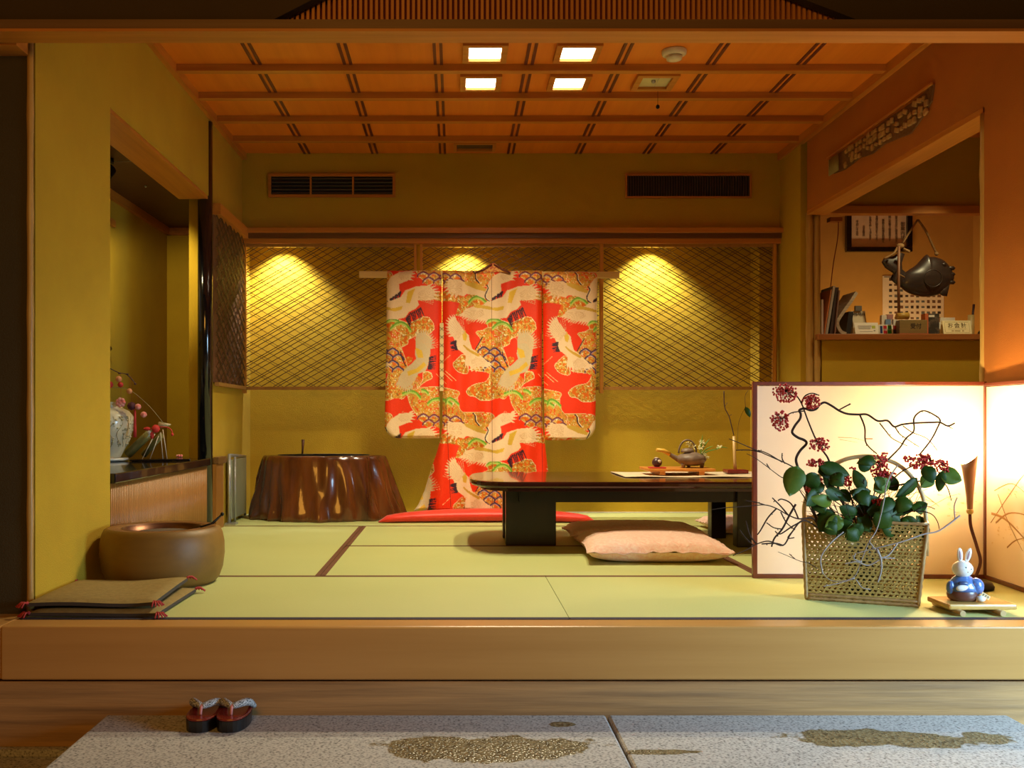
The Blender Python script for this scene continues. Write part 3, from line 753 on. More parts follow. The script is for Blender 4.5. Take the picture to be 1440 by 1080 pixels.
# collar peak
m = MB()
cp = [(668,384),(676,381.5),(684,377),(690,372),(693.5,370.5),(697,372),(703,377),(711,381.5),(718,384)]
for sgn in (-1,):
    pass
mcol = thing
def collar():
    pts = [P(x, y, DK) for x, y in cp]
    mm = MB(); mm.prism([(p[0], p[2]) for p in pts], DK-.035, DK+.03)
    return mm
M_collar = mat('collar_brocade', (.55,.10,.03), .4, .2, (.75,.42,.10), scale=(60,60,60), lo=.45, hi=.55)
collar().build('collar', M_collar, kim, bevel=.004)
for s in ((668,384,692,372),(695,372,718,384)):
    MB().tube([P(s[0],s[1],DK-.037), P((s[0]+s[2])/2,(s[1]+s[3])/2+1.2,DK-.04), P(s[2],s[3],DK-.037)], .0055, 8).build('collar_edge', mat('collar_edge', (.14,.03,.03), .5), kim)
# sleeve lining strips and seams
m = MB().box(PX(618.6,DK),PX(624,DK),DK-.037,DK-.034,PZ(550,DK),PZ(455,DK)); m.build('sleeve_lining', mat('ivory_lining', (.80,.62,.30), .5), kim)
m = MB()
for i in range(8):
    y = 460+i*11.5
    for s in (-1, 1):
        m.bar(P(621.3+s*2.6,y,DK-.039), P(621.3-s*2.6,y+5,DK-.039), .002, .001, (0,1,0))
m.build('lining_pattern', M_ink, kim)
m = MB()
for (x1, y1, x2, y2) in ((691,384,692,716),(627,560,634,712),(760,470,762,664)):
    a, b = P(x1,y1,DK), P(x2,y2,DK)
    for i in range(24):
        t0, t1 = i/24, (i+1)/24; q = []
        for t in (t0, t1):
            px, py = x1+(x2-x1)*t, y1+(y2-y1)*t; pp = P(px, py, DK); q.append((pp[0], DK+fold_b(px, py)-.0362, pp[2]))
        m.bar(q[0], q[1], .0022, .002, (0,1,0))
m.build('seam', mat('dark_seam', (.20,.02,.01), .8), kim)
# padded red hem spread on the mats
hp = []
for x in np.linspace(532, 838, 26):
    t = (x-532)/306.; r = .040*math.sin(PI*min(1, max(0, t)))**.35+.004
    D = 6.13-.07*(2*t-1)**2
    hp.append(((PX(x,D), D, .002+r*.92), r))
m = MB()
n = 16; vs = []
for (c, r) in hp:
    for k in range(n):
        a = 2*PI*k/n; vs.append((c[0], c[1]+r*1.9*math.cos(a), c[2]+r*.95*math.sin(a)))
m.add(vs, [(i*n+k, i*n+(k+1) % n, (i+1)*n+(k+1) % n, (i+1)*n+k) for i in range(25) for k in range(n)]+[tuple(range(n)), tuple(25*n+k for k in range(n))], True)
m.build('padded_hem', M_red, kim)
# folds of the train lying on the hem
def train(u, v):
    x = 582+200*u; D = 6.30-.20*v
    return (PX(x,6.28)-.02*math.sin(u*9)*v, D, .085-.012*v+.012*math.sin(u*31+v*4)*(1-abs(2*u-1)**4))
# stand
st = thing('kimono_stand', (PX(692,DK), DK, 0), 'pale wooden pole stand carrying the red kimono', 'kimono stand')
M_pole = wood('pale_pole', (.72,.50,.20), (.62,.40,.14), 'x', .35)
m = MB().bar(P(505,386,DK), P(871,387,DK), .022, .045, (0,0,1)); m.build('pole', M_pole, st, bevel=.006)
for x in (650, 742):
    X = PX(x,DK); bx(X-.012,X+.012,DK+.072,DK+.096,.03,PZ(392,DK)).build('upright', M_cedarz, st)
    bx(X-.02,X+.02,DK-.0,DK+.22,.0005,.03).build('foot', M_cedary, st)
    bx(X-.01,X+.01,DK,DK+.09,PZ(392,DK)-.02,PZ(392,DK)+.0).build('bracket', M_cedary, st)

# ------------------------------------------------------------------ tree stump table
sx_, sy_ = PX(455.5,6.34), 6.345
from mathutils import noise as mnoise
def stump_r(a, z):
    t = min(1, z/.415); q_ = Vector((math.cos(a)*2.2, math.sin(a)*2.2, z*1.6))
    lump = (.13*mnoise.noise(q_*1.1)+.09*mnoise.noise(q_*2.4+Vector((3,1,2))))*(1.15-.85*t)
    fine = (.026*math.sin(9*a+2.1)+.024*math.sin(15*a+.3+z*4)+.014*math.sin(27*a+z*9))*(1.3-.85*t)
    return (1+.05*(1-t)**1.5)*(1+lump+fine)
st = thing('stump_table', (sx_,sy_,0), 'polished dark brown tree stump brazier with fluted sides', 'stump table')
prof = [(.475,.0005),(.478,.02),(.470,.06),(.458,.12),(.446,.19),(.436,.26),(.424,.33),(.412,.385),(.402,.408),(.392,.414)]
M_stump = mat('polished_burl', (.17,.05,.011), .22, col2=(.03,.007,.003), scale=(9,9,1.2), detail=6, coat=.6, lo=.35, hi=.7)
m = MB().lathe(prof, (sx_,sy_,0), 220, sx=1., sy=.55, fn=stump_r); m.build('trunk', M_stump, st)
m = MB().lathe([(.392,.4135),(.34,.417),(.305,.416)], (sx_,sy_,0), 120, sy=.55, fn=lambda a, z: stump_r(a,.414) if z < .4145 else 1); m.build('rim', M_stump, st)
MB().lathe([(.304,.4135),(.304,.4185),(.296,.4185),(.296,.416)], (sx_,sy_,0), 64, sy=.53).build('dark_opening_cap', M_dark, st)  # black disc capping the hollow, its darkness put into the colour
MB().lathe([(.06,.4185),(.07,.4235),(.03,.4265)], (sx_-.13,sy_-.07,0), 32).build('iron_plate', M_blackm, st)
tg = thing('fire_rod', (sx_-.13,sy_-.07,.428), 'short dark iron rod standing on the stump', 'rod')
MB().tube([(sx_-.132,sy_-.07,.4275),(sx_-.13,sy_-.07,.46),(sx_-.127,sy_-.07,.52)], [.006,.007,.011], 10).build('handle', mat('rusty_iron', (.12,.05,.03), .5, .5), tg)

# ------------------------------------------------------------------ grey panel heater
ph = thing('panel_heater', (XL+.03,6.1,0), 'slim grey metal panel standing on the mats left of the stump', 'heater')
bx(XL+.012,XL+.04,5.98,6.38,.03,.40).build('panel', mat('olive_grey_panel', (.34,.36,.25), .3, .2), ph, bevel=.004)
MB().tube([(XL+.03,5.95,.002),(XL+.03,5.95,.435)], .011, 12).tube([(XL+.055,6.0,.002),(XL+.055,6.0,.42)], .006, 10).tube([(XL+.03,6.40,.002),(XL+.03,6.40,.41)], .008, 10).build('post', M_gray, ph)
MB().tube([(XL+.03,5.95,.43),(XL+.03,6.40,.405)], .010, 12).box(XL+.008,XL+.075,5.92,5.99,.0005,.012).box(XL+.008,XL+.075,6.37,6.42,.0005,.012).build('rail', M_gray, ph)

# ------------------------------------------------------------------ low table
tb = thing('low_table', (1.0,5.05,0), 'low dark lacquered table with rounded end, beside the red kimono', 'table')
tx0, tx1, td0, td1 = .075, 1.93, 4.66, 5.56
def tabletop(z0, z1, ins=0.):
    pts = []; cy = (td0+td1)/2; ry = (td1-td0)/2-ins
    for i in range(21):
        a = PI/2+PI*i/20; e = .38
        ca, sa = math.cos(a), math.sin(a)
        pts.append((tx0+ins+.24+.24*math.copysign(abs(ca)**.7, ca), cy+ry*math.copysign(abs(sa)**.7, sa)))
    for i in range(21):
        a = -PI/2+PI*i/20; ca, sa = math.cos(a), math.sin(a)
        pts.append((tx1-ins-.24+.24*math.copysign(abs(ca)**.7, ca), cy+ry*math.copysign(abs(sa)**.7, sa)))
    return MB().prism(pts, z0, z1, 'z')
tabletop(.318, .35).build('top', M_lacq, tb, bevel=.010)
tabletop(.300, .318, .05).build('under_moulding', M_lacq, tb)
M_dkleg = mat('black_brown_wood', (.016,.007,.004), .3, col2=(.010,.004,.003), scale=(20,20,3))
bx(.33,1.66,4.93,4.965,.228,.300).build('apron', M_dkleg, tb); bx(.33,1.66,5.32,5.35,.228,.300).build('apron', M_dkleg, tb)
for (x0, x1, d0, d1) in ((.262,.522,4.965,5.045), (.262,.50,5.26,5.34), (1.44,1.66,4.90,4.98), (1.405,1.485,5.26,5.34)):
    bx(x0,x1,d0,d1,.0008,.300).build('leg', M_dkleg, tb, bevel=.004)
# ------------------------------------------------------------------ cushions
def cushion(name, cx, cy, w, d, h, rot, m, lab, group, z=0., seam=None, sag=0., skew=0.):
    t = thing(name, (cx,cy,z), lab, 'cushion', group)
    nu = 30; R = rotz(rot)
    def fn(sign):
        def g(u, v):
            x, y = (u-.5), (v-.5); ed = (1-(2*abs(x))**3.2)*(1-(2*abs(y))**3.2)
            pin = 1-.05*(1-(2*abs(x))**2)*(2*abs(y))**4*0
            hh = h/2*max(0, ed)**.42
            wr = .0045*math.sin(x*46+5*y)*(1-ed)*(h/.1)+.003*math.sin(y*61+x*9)*(h/.1)*(1-ed)
            if sign < 0: hh = min(hh, h*.42)
            p = R@Vector((x*w*(1-.05*math.cos(PI*y)), y*d*(1-.05*math.cos(PI*x)), 0))
            return (cx+p.x, cy+p.y, z+h*.42+sign*hh+(wr if sign > 0 else 0)+.0006+sag*max(0, -y)*0)
        return g
    m1 = MB().grid(fn(1), nu, nu); m1.grid(fn(-1), nu, nu)
    m1.build('cover', m, t, weld=True)
    if seam:
        s = [fn(1)(u, v) for (u, v) in [(i/20, 0) for i in range(21)]+[(1, i/20) for i in range(1, 21)]+[(1-i/20, 1) for i in range(1, 21)]+[(0, 1-i/20) for i in range(1, 20)]]
        MB().tube(s, .0028, 6, closed=True).build('piping', seam, t)
    return t
M_pink = mat('pink_crepe', (.88,.50,.37), .75, col2=(.92,.68,.55), scale=(70,70,70), bump=.35, sheen=.3)
M_pinkp = mat('pale_pink_piping', (.82,.55,.48), .6)
cushion('floor_cushion', .93, 4.60, .66, .58, .125, -.02, M_pink, 'plump pink crepe cushion in front of the dark table', 'pink floor cushions', seam=M_pinkp)
cushion('floor_cushion', .96, 5.2, .72, .40, .11, 0, M_pink, 'pink floor cushion in the shade under the table', 'pink floor cushions', seam=M_pinkp)
cushion('floor_cushion', 1.72, 5.62, .5, .5, .09, 0, M_pink, 'pink floor cushion seen behind the right table legs', 'pink floor cushions', seam=M_pinkp)
# two thin grey cushions at the left front
M_oliveC = mat('olive_cushion_cloth', (.30,.215,.06), .9, col2=(.25,.175,.045), scale=(50,50,50), bump=.2)
M_shadeC = mat('shaded_cushion_edge', (.05,.04,.03), .9)  # near-black sides carry the edge shadow in their colour
M_tas = mat('pink_tassel', (.42,.035,.03), .8)
def thin_cushion(cx, cy, w, d, z, lab, rot=0., wav=.01):
    t = thing('zabuton_cushion', (cx,cy,z), lab, 'cushion', 'thin square cushions by the step')
    R = rotz(rot); h = .024
    def top(u, v):
        x, y = u-.5, v-.5; p = R@Vector((x*w, y*d, 0)); e = max(0, (1-(2*abs(x))**6)*(1-(2*abs(y))**6))**.4
        return (cx+p.x, cy+p.y, z+h*.5+h*.5*e+wav*(.5+.5*math.sin(u*5.2+v*1.5+.8))*(.3+u))
    def bot(u, v):
        x, y = u-.5, v-.5; p = R@Vector((x*w, y*d, 0)); return (cx+p.x, cy+p.y, z+.0008+wav*(.5+.5*math.sin(u*5.2+v*1.5+.8))*(.3+u)*.9)
    MB().grid(top, 24, 24).build('cover', M_oliveC, t)
    m = MB().grid(bot, 24, 24)
    for k in range(24):
        for (a, b) in (((k/24,0),((k+1)/24,0)), ((1,k/24),(1,(k+1)/24)), (((k+1)/24,1),(k/24,1)), ((0,(k+1)/24),(0,k/24))):
            m.add([bot(*a), bot(*b), top(*b), top(*a)], [(0,1,2,3)])
    m.build('side_band', M_shadeC, t)
    for (u, v) in ((0,0),(1,0),(1,1),(0,1)):
        c = Vector(top(u, v)); o = Vector((u-.5, v-.5, 0)).normalized(); mm = MB()
        for k in range(5):
            a = (k-2)*.35; dd = rotz(a)@o; mm.tube([c-o*.005, c+dd*.018+Vector((0,0,.003)), c+dd*.034-Vector((0,0,.010))], .0028, 5)
        mm.ball(c, .006); mm.build('tassel', M_tas, t)
    return t
thin_cushion(-1.195, 3.40, .43, .44, .001, 'lower of the two thin olive cushions beside the wooden brazier', -.02, .004)
thin_cushion(-1.215, 3.405, .42, .43, .031, 'upper of the two thin olive cushions beside the wooden brazier', .02, .012)

# ------------------------------------------------------------------ round wooden brazier
hx, hy = -1.178, 3.87
hb = thing('wooden_brazier', (hx,hy,0), 'round barrel-shaped honey brown wooden brazier by the left wall', 'brazier')
M_hib = wood('honey_zelkova', (.22,.115,.018), (.15,.075,.011), 'x', .5, coat=.0, s=.25, lo=.35, hi=.7)
hp_ = [(.205,.0015),(.222,.02),(.236,.06),(.243,.115),(.242,.16),(.235,.195),(.225,.217),(.21,.224)]
MB().lathe(hp_, (hx,hy,0), 64, cap=(1,0)).build('body', M_hib, hb)
MB().lathe([(.21,.2235),(.180,.2245),(.165,.222),(.158,.205),(.155,.14),(.02,.14)], (hx,hy,0), 64, cap=(0,1)).build('inner_rim', wood('shaded_inner', (.25,.11,.03), (.18,.08,.02), 'x', .4), hb)
MB().lathe([(.155,.16),(.158,.221),(.151,.222),(.148,.16)], (hx,hy,0), 48, cap=(0,0)).build('copper_liner', mat('dark_copper', (.20,.09,.05), .35, .8), hb)
MB().lathe([(.147,.195),(.10,.205),(.02,.207)], (hx,hy,0), 32).build('ash', mat('pale_ash', (.12,.09,.06), 1.), hb)
fc = thing('fire_tongs', (hx+.18,hy,.24), 'dark metal tongs leaning on the rim of the wooden brazier', 'tongs')
MB().tube([(hx+.12,hy-.02,.212),(hx+.195,hy+.0,.235),(hx+.235,hy+.01,.27)], .0035, 8).tube([(hx+.12,hy+.0,.212),(hx+.20,hy+.02,.235),(hx+.235,hy+.01,.27)], .0035, 8).ball((hx+.237,hy+.01,.272), .008).build('rod', M_blackm, fc)
# ------------------------------------------------------------------ sandals
M_soleR = mat('red_lacquer_sole', (.20,.018,.008), .2, coat=.4)
M_strapW = mat('speckled_grey_strap', (.60,.60,.58), .6, col2=(.03,.03,.03), scale=(300,300,300), lo=.47, hi=.56)
M_pinkthong = mat('pink_thong', (.75,.28,.25), .6)
def sandal(cx, d0, lean, lab):
    z0 = -.2745; t = thing('zori_sandal', (cx,d0+.1,z0), lab, 'sandal', 'pair of red sandals on the granite step')
    L_ = .20; w = .048
    def outline(s=1.):
        pts = []
        for i in range(28):
            a = 2*PI*i/28; c, s_ = math.cos(a), math.sin(a)
            y = s_*L_/2; wd = w*(1-.12*s_)
            pts.append((cx+lean*(y+L_/2)+wd*s*math.copysign(abs(c)**.8, c), d0+L_/2+y*s))
        return pts
    bo, tp = outline(.97), outline(1.)
    n = 28; m = MB()
    m.add([(x,y,z0) for x,y in bo]+[(x,y,z0+.034) for x,y in tp], [tuple(range(n)), tuple(range(2*n-1,n-1,-1))]+[(i,(i+1)%n,n+(i+1)%n,n+i) for i in range(n)])
    m.build('sole', mat('black_sole', (.012,.010,.010), .35), t)
    m = MB().prism(outline(1.), z0+.034, z0+.041, 'z'); m.build('footbed', M_soleR, t, bevel=.003)
    tz = z0+.041; toe = Vector((cx+lean*.05, d0+.045, tz))
    MB().tube([toe, toe+Vector((0,.006,.018)), toe+Vector((0,.016,.024))], [.0045,.0045,.007], 8).build('toe_thong', M_pinkthong, t)
    for s in (-1, 1):
        k = toe+Vector((0,.014,.022)); e = Vector((cx+lean*.14+s*.046, d0+.155, tz-.006)); mid = (k+e)/2+Vector((s*.014,-.008,.016))
        pts = spline([k, mid, e], 6); rs = [.006+.006*math.sin(PI*min(1, i/(len(pts)-1)*.8+.15)) for i in range(len(pts))]
        MB().tube(pts, rs, 10).build('strap', M_strapW, t)
        MB().tube([p-Vector((s*.004,-.004,.003)) for p in pts[5:]], [r*.8 for r in rs[5:]], 8).build('strap_lining', M_pinkthong, t)
sandal(PX(277,2.85), 2.845, 0., 'left red sandal with speckled grey straps on the granite step')
sandal(PX(320,2.85), 2.845, .02, 'right red sandal with speckled grey straps on the granite step')

# ------------------------------------------------------------------ things on the table
TZ = .351
rn = thing('table_runner', (1.3,5.25,TZ), 'cream cloth runner laid along the right of the dark table', 'cloth')
MB().grid(lambda u, v: (.885+.92*u, 5.0+.47*v, TZ+.0025+.002*math.sin(u*14+v*3)), 40, 10).build('cloth', mat('cream_cloth', (.78,.66,.45), .8), rn, solid=.003)
sd_ = thing('wooden_stand', (1.21,5.22,TZ+.006), 'low orange wooden stand under the grey kettle', 'stand')
M_or = wood('orange_wood', (.75,.30,.05), (.62,.22,.03), 'x', .4)
zs = PZ(664,5.1)
S0 = TZ+.0065
bx(PX(910,5.12),PX(1004,5.12),5.08,5.34,S0+.02,S0+.034).build('board', M_or, sd_, bevel=.003)
for x in (930, 985): bx(PX(x-4,5.12),PX(x+4,5.12),5.09,5.33,S0,S0+.02).build('foot', M_or, sd_)
KZ = S0+.0345; kc = Vector((PX(972,5.2),5.2,KZ))
kt = thing('kettle_vase', kc, 'grey stoneware kettle with hoop handle holding small flowers', 'kettle')
M_stone = mat('grey_brown_stoneware', (.26,.19,.14), .5, col2=(.16,.11,.08), scale=(25,25,25), bump=.2)
MB().lathe([(.04,.012),(.066,.022),(.080,.042),(.078,.058),(.060,.072),(.036,.079),(.032,.084)], kc, 40).build('body', M_stone, kt)
MB().lathe([(.034,.082),(.036,.09),(.028,.102),(.01,.106)], kc-Vector((.02,0,0)), 24).build('lid', M_stone, kt)
MB().tube(spline([kc+Vector((-.068,-.0,.045)), kc+Vector((-.10,-.0,.062)), kc+Vector((-.125,0,.078))]), [.017,.016,.014,.013,.012,.011,.010,.010,.009][:9], 14).build('spout', M_stone, kt)
MB().tube([kc+Vector((-.115,0,.073)), kc+Vector((-.15,0,.092)), kc+Vector((-.188,0,.097))], [.0125,.011,.009], 12).build('bamboo_spout_sleeve', mat('yellow_bamboo', (.80,.48,.07), .35), kt)
MB().tube([kc+Vector((-.02-.048*math.cos(a), 0, .09+.072*math.sin(a)-.012)) for a in np.linspace(0,PI,17)], .0048, 10).build('handle', M_stone, kt)
for (dx, dy) in ((-.05,-.03),(.05,-.03),(0,.055)):
    MB().lathe([(.009,0.0005),(.012,.014),(.014,.024)], kc+Vector((dx,dy,0)), 12).build('foot', M_stone, kt)
M_stemg = mat('green_stem', (.12,.25,.04), .5); M_petal = mat('cream_petal', (.85,.80,.45), .5)
def spiky(name, base, heads, leaves, lab):
    t = thing(name, base, lab, 'flowers', 'small flowers in the kettle'); m = MB()
    for h in heads:
        m.tube(spline([base, (Vector(base)+Vector(h))/2+Vector((0,0,.006)), h], 4), .0011, 6)
    m.build('stem', M_stemg, t)
    r = random.Random(len(heads)); m = MB()
    for h in heads:
        h = Vector(h); m.ball(h, .004)
        for k in range(16):
            d = Vector((r.uniform(-1,1), r.uniform(-1,1), r.uniform(-.7,1))).normalized(); m.tube([h, h+d*.014, h+d*.021], [.0014,.0024,.0004], 5)
    m.build('petal', M_petal, t)
    if leaves:
        m = MB()
        for (a, b) in leaves: m.tube(spline([a, (Vector(a)+Vector(b))/2+Vector((0,0,.008)), b], 4), [.001,.0025,.003,.0035,.0035,.003,.0025,.0015,.0004], 5)
        m.build('leaf', mat('bright_leaf', (.16,.38,.05), .5), t)
q = lambda x, y, D=5.2: P(x, y, D)
spiky('white_flower', q(970,640), [q(969,625), q(975,629)], [], 'single white starry flower over the kettle lid')
spiky('white_flower', q(982,640), [q(990,638), q(986,630,5.17), q(993,643,5.17), q(1012,630), q(988,622)], [(q(984,640),q(1003,627)),(q(984,641),q(1008,632)),(q(985,638),q(998,617)),(q(985,638),q(988,611)),(q(1006,632),q(1024,630))],
      'spray of spiky white flowers and green leaves right of the kettle')
fg = thing('round_figurine', (PX(925,5.12),5.14,KZ), 'tiny round dark figurine on a red pad left of the kettle', 'figurine')
fc_ = Vector((PX(925,5.12),5.14,KZ))
bx(fc_.x-.042,fc_.x+.042,5.105,5.175,KZ+.0003,KZ+.007).build('red_pad', mat('red_pad', (.65,.06,.04), .7), fg, bevel=.002)
MB().ball(fc_+Vector((0,0,.031)), .027, 18, 12, (1,1,.93)).build('body', mat('dark_figurine', (.07,.03,.035), .35), fg)
MB().ball(fc_+Vector((.006,-.014,.036)), .015, 12, 8, (1,.9,.8)).ball(fc_+Vector((-.003,0,.054)), .010, 10, 6, (1.2,1,.5)).build('face', mat('pale_face', (.75,.62,.52), .5), fg)
tv = thing('bamboo_tube_vase', (PX(1034,5.3),5.3,TZ+.006), 'thin pale bamboo tube vase on a small red base', 'vase')
vx = PX(1033,5.3)
bx(PX(1020,5.3),PX(1049,5.3),5.25,5.35,TZ+.0065,TZ+.026).build('base', mat('dark_red_base', (.22,.02,.015), .3), tv, bevel=.003)
MB().tube([(vx+.004,5.3,TZ+.026),(vx,5.3,.44),(vx-.004,5.3,.56)], [.009,.008,.008], 12).build('tube', mat('pale_bamboo', (.72,.50,.22), .35), tv)
M_twig = mat('brown_twig', (.09,.045,.03), .7)
M_twig2 = mat('grey_twig', (.30,.25,.22), .7)
tw = thing('thin_twig', (vx,5.3,.55), 'thin bare twig rising from the bamboo tube vase', 'twig')
MB().tube(spline([P(1032,612,5.3),P(1029,600,5.3),P(1025,585,5.3),P(1019,572,5.3),P(1018,550,5.3)]), .003, 6).tube([P(1019,572,5.3),P(1023,566,5.3)], .0015, 5).tube([P(1025,585,5.3),P(1029,583,5.3)], .0015, 5).build('stem', M_twig, tw)

# ------------------------------------------------------------------ folding screen
BY = thing('folding_screen', (1.9,3.96,0), 'low cream two-panel folding screen with dark red frame and faint painted reeds', 'folding screen')
M_frame = mat('dark_red_frame', (.15,.03,.012), .3, coat=.3)
M_cream2 = mat('cream_screen_paper', (.86,.70,.53), .8, col2=(.84,.68,.50), scale=(4,4,4))
A, Bc, Cc = Vector((PX(1058,3.965),3.965,0)), Vector((2.182,3.95,0)), Vector((2.135,3.28,0))
def spanel(a, b, h, nm):
    d = (b-a); L_ = d.length; d.normalize(); n = Vector((d.y,-d.x,0))
    M = Matrix((d, -n, Vector((0,0,1)))).transposed()
    c = lambda s, z: a+d*s+Vector((0,0,z))
    MB().obox(c(L_/2, .015+(h-.03)/2), (L_-.02,.008,h-.035), M).build('paper_panel', M_cream2, BY)
    m = MB()
    m.obox(c(L_/2, h-.0075), (L_,.020,.015), M).obox(c(L_/2, .0085), (L_,.020,.016), M).obox(c(.009, h/2), (.018,.021,h-.002), M)
    if nm: m.obox(c(L_-.006, h/2), (.006,.021,h-.002), M)
    m.build('frame', M_frame, BY, bevel=.0015)
    return a, d, n, L_
s1 = spanel(A, Bc, .810, False); s2 = spanel(Bc, Cc, .805, False)
M_reed = mat('painted_reed', (.45,.24,.08), .8); M_goldwash = mat('gold_wash', (.76,.52,.22), .7, col2=(.84,.64,.40), scale=(30,30,30))
def on_panel(s, u, z): a, d, n, L_ = s; return a+d*u+n*.0050+Vector((0,0,z))
def reed(s, pts, w):
    m = MB(); q = spline([(u, z, 0) for u, z in pts], 5); n = s[2]
    for i in range(len(q)-1):
        ww = w*(1-.7*i/len(q)); m.bar(on_panel(s, q[i].x, q[i].y), on_panel(s, q[i+1].x, q[i+1].y), ww, .0008, n)
    return m
m = MB()
def uz(x, y):   # photo pixel -> (u, z) on right panel
    a, d, n, L_ = s2
    k = (x-CX)/F
    # a.x + d.x u = k (a.y + d.y u)
    u = (k*a.y-a.x)/(d.x-k*d.y); D = a.y+d.y*u
    return u, EH+(CY-y)*D/F
for path, w in (([(1396,722),(1415,730),(1440,755),(1470,790)],.010), ([(1402,735),(1420,722),(1445,725),(1475,745)],.007), ([(1395,735),(1425,690),(1445,665),(1475,650)],.003),
                ([(1405,695),(1420,735),(1440,775)],.003), ([(1418,770),(1430,760),(1450,755)],.006), ([(1377,733),(1389,727)],.003), ([(1400,690),(1425,680),(1450,700)],.0035)):
    mm = reed(s2, [uz(x, y) for x, y in path], w); m.add(mm.v, mm.f)
def uz1(x, y):
    a, d, n, L_ = s1; k = (x-CX)/F; u = (k*a.y-a.x)/(d.x-k*d.y); D = a.y+d.y*u; return u, EH+(CY-y)*D/F
for path, w in (([(1178,615),(1200,616),(1215,620)],.0025), ([(1180,618),(1205,622)],.0018), ([(1290,690),(1305,700),(1320,712)],.0025), ([(1300,702),(1312,706)],.002), ([(1295,720),(1330,700),(1345,695)],.002)):
    mm = reed(s1, [uz1(x, y) for x, y in path], w); m.add(mm.v, mm.f)
m.build('painted_reeds', M_reed, BY)
m = MB(); r = random.Random(9)
for (s, f, x0, x1, y0, y1, n) in ((s1,uz1,1330,1380,690,735,26),(s2,uz,1396,1440,685,700,14),(s2,uz,1396,1440,740,765,16),(s1,uz1,1280,1340,690,705,10)):
    for k in range(n):
        u, z = f(r.uniform(x0,x1), r.uniform(y0,y1)); p = on_panel(s, u, z); m.bar(p, p+s[1]*r.uniform(.004,.014)+Vector((0,0,r.uniform(-.004,.004))), r.uniform(.002,.005), .0006, s[2])
m.build('gold_flecks', M_goldwash, BY)

# ------------------------------------------------------------------ standing torch lamp
LD = 3.72; lx = PX(1366,LD)
tl = thing('torch_lamp', (lx,LD,0), 'slender torch lamp with long brown cone shade before the folding screen', 'lamp')
MB().lathe([(.078,.0015),(.080,.012),(.072,.026),(.05,.033),(.01,.036)], (lx+.0,LD,0), 32).build('base', M_blackm, tl)
MB().tube(spline([(lx+.01,LD,.03),(lx+.035,LD,.10),(lx+.022,LD,.16),(lx-.002,LD,.24),(PX(1364,LD),LD,PZ(722,LD))], 5), .006, 10).build('stem', mat('dark_red_iron', (.10,.02,.015), .4, .3), tl)
MB().ball((PX(1364,LD),LD,PZ(719,LD)), .013, 14, 10).build('collar', M_bamboo, tl)
c0 = Vector((PX(1364,LD),LD,PZ(716,LD))); c1 = Vector((PX(1363,LD),LD,PZ(645,LD)))
m = MB(); n = 28; vs = []
for (t, r, ) in ((0,.010),(.25,.013),(.5,.018),(.75,.024),(1.,.030)):
    for k in range(n):
        a = 2*PI*k/n; zz = c0.z+(c1.z-c0.z)*t; slope = (t**3)*.022*math.cos(a)
        vs.append((c0.x+(c1.x-c0.x)*t+r*math.cos(a), LD+r*math.sin(a), zz+slope))
for (t, r) in ((1.,.0275),(.6,.019)):
    for k in range(n):
        a = 2*PI*k/n; zz = c0.z+(c1.z-c0.z)*t; slope = (t**3)*.022*math.cos(a); vs.append((c0.x+(c1.x-c0.x)*t+r*math.cos(a), LD+r*math.sin(a), zz+slope))
m.add(vs, [(i*n+k, i*n+(k+1)%n, (i+1)*n+(k+1)%n, (i+1)*n+k) for i in range(6) for k in range(n)], True)
m.build('cone_shade', mat('brown_shade', (.30,.13,.06), .5), tl)
MB().ball((c1.x,LD,c1.z-.012), .013, 12, 8, (1,1,1.2)).build('bulb', mat('bulb_glow', (1,1,1), .5, emit=(1,.86,.60), estr=60), tl)
def point(name, loc, e, col, r=.02):
    l = bpy.data.lights.new(name, 'POINT'); l.energy = e; l.color = col; l.shadow_soft_size = r
    o = bpy.data.objects.new(name, l); COL.objects.link(o); o.location = loc; return o
point('torch_light', (c1.x, LD, c1.z+.035), 21.0, (1,.72,.38), .018)

# ------------------------------------------------------------------ rabbit on its plank
pl = thing('plank_stand', (1.77,3.3,0), 'little split bamboo plank stand on two logs under the rabbit', 'stand')
zp = .036
M_plank = wood('golden_bamboo_board', (.66,.42,.12), (.52,.28,.07), 'x', .25, coat=.3)
bx(1.655,1.885,3.215,3.37,zp-.019,zp).build('board', M_plank, pl, bevel=.006)
for x in (1.688, 1.822): MB().tube([(x,3.19,.0103),(x,3.38,.0103)], .0098, 16).build('log', mat('cut_log', (.50,.33,.13), .6), pl)
rx, rd = PX(1354,3.29), 3.29
rb = thing('rabbit_figurine', (rx,rd,zp), 'small white ceramic rabbit in a blue jacket seated on the plank', 'figurine')
M_cer = mat('white_ceramic', (.80,.80,.76), .25, coat=.5); M_blue = mat('blue_glaze', (.07,.15,.38), .25, col2=(.16,.30,.60), scale=(60,60,60), coat=.5, lo=.5, hi=.7); M_brn = mat('brown_glaze', (.13,.045,.03), .35, coat=.4)
b0 = Vector((rx,rd,zp))
MB().lathe([(.040,.0006),(.050,.008),(.053,.022),(.048,.04),(.038,.058),(.026,.075),(.02,.085)], b0, 36, sx=1., sy=.8).build('lower_body', M_brn, rb)
MB().lathe([(.0535,.034),(.052,.048),(.043,.064),(.031,.079),(.02,.087)], b0+Vector((0,.001,0)), 36, sx=1., sy=.8).build('jacket', M_blue, rb)
MB().ball(b0+Vector((-.012,-.031,.046)), .028, 16, 10, (1,.35,.45)).build('white_sash', M_cer, rb)
MB().ball(b0+Vector((-.012,-.028,.062)), .02, 14, 8, (1,.4,.4)).build('collar', mat('dark_blue_collar', (.04,.06,.14), .3), rb)
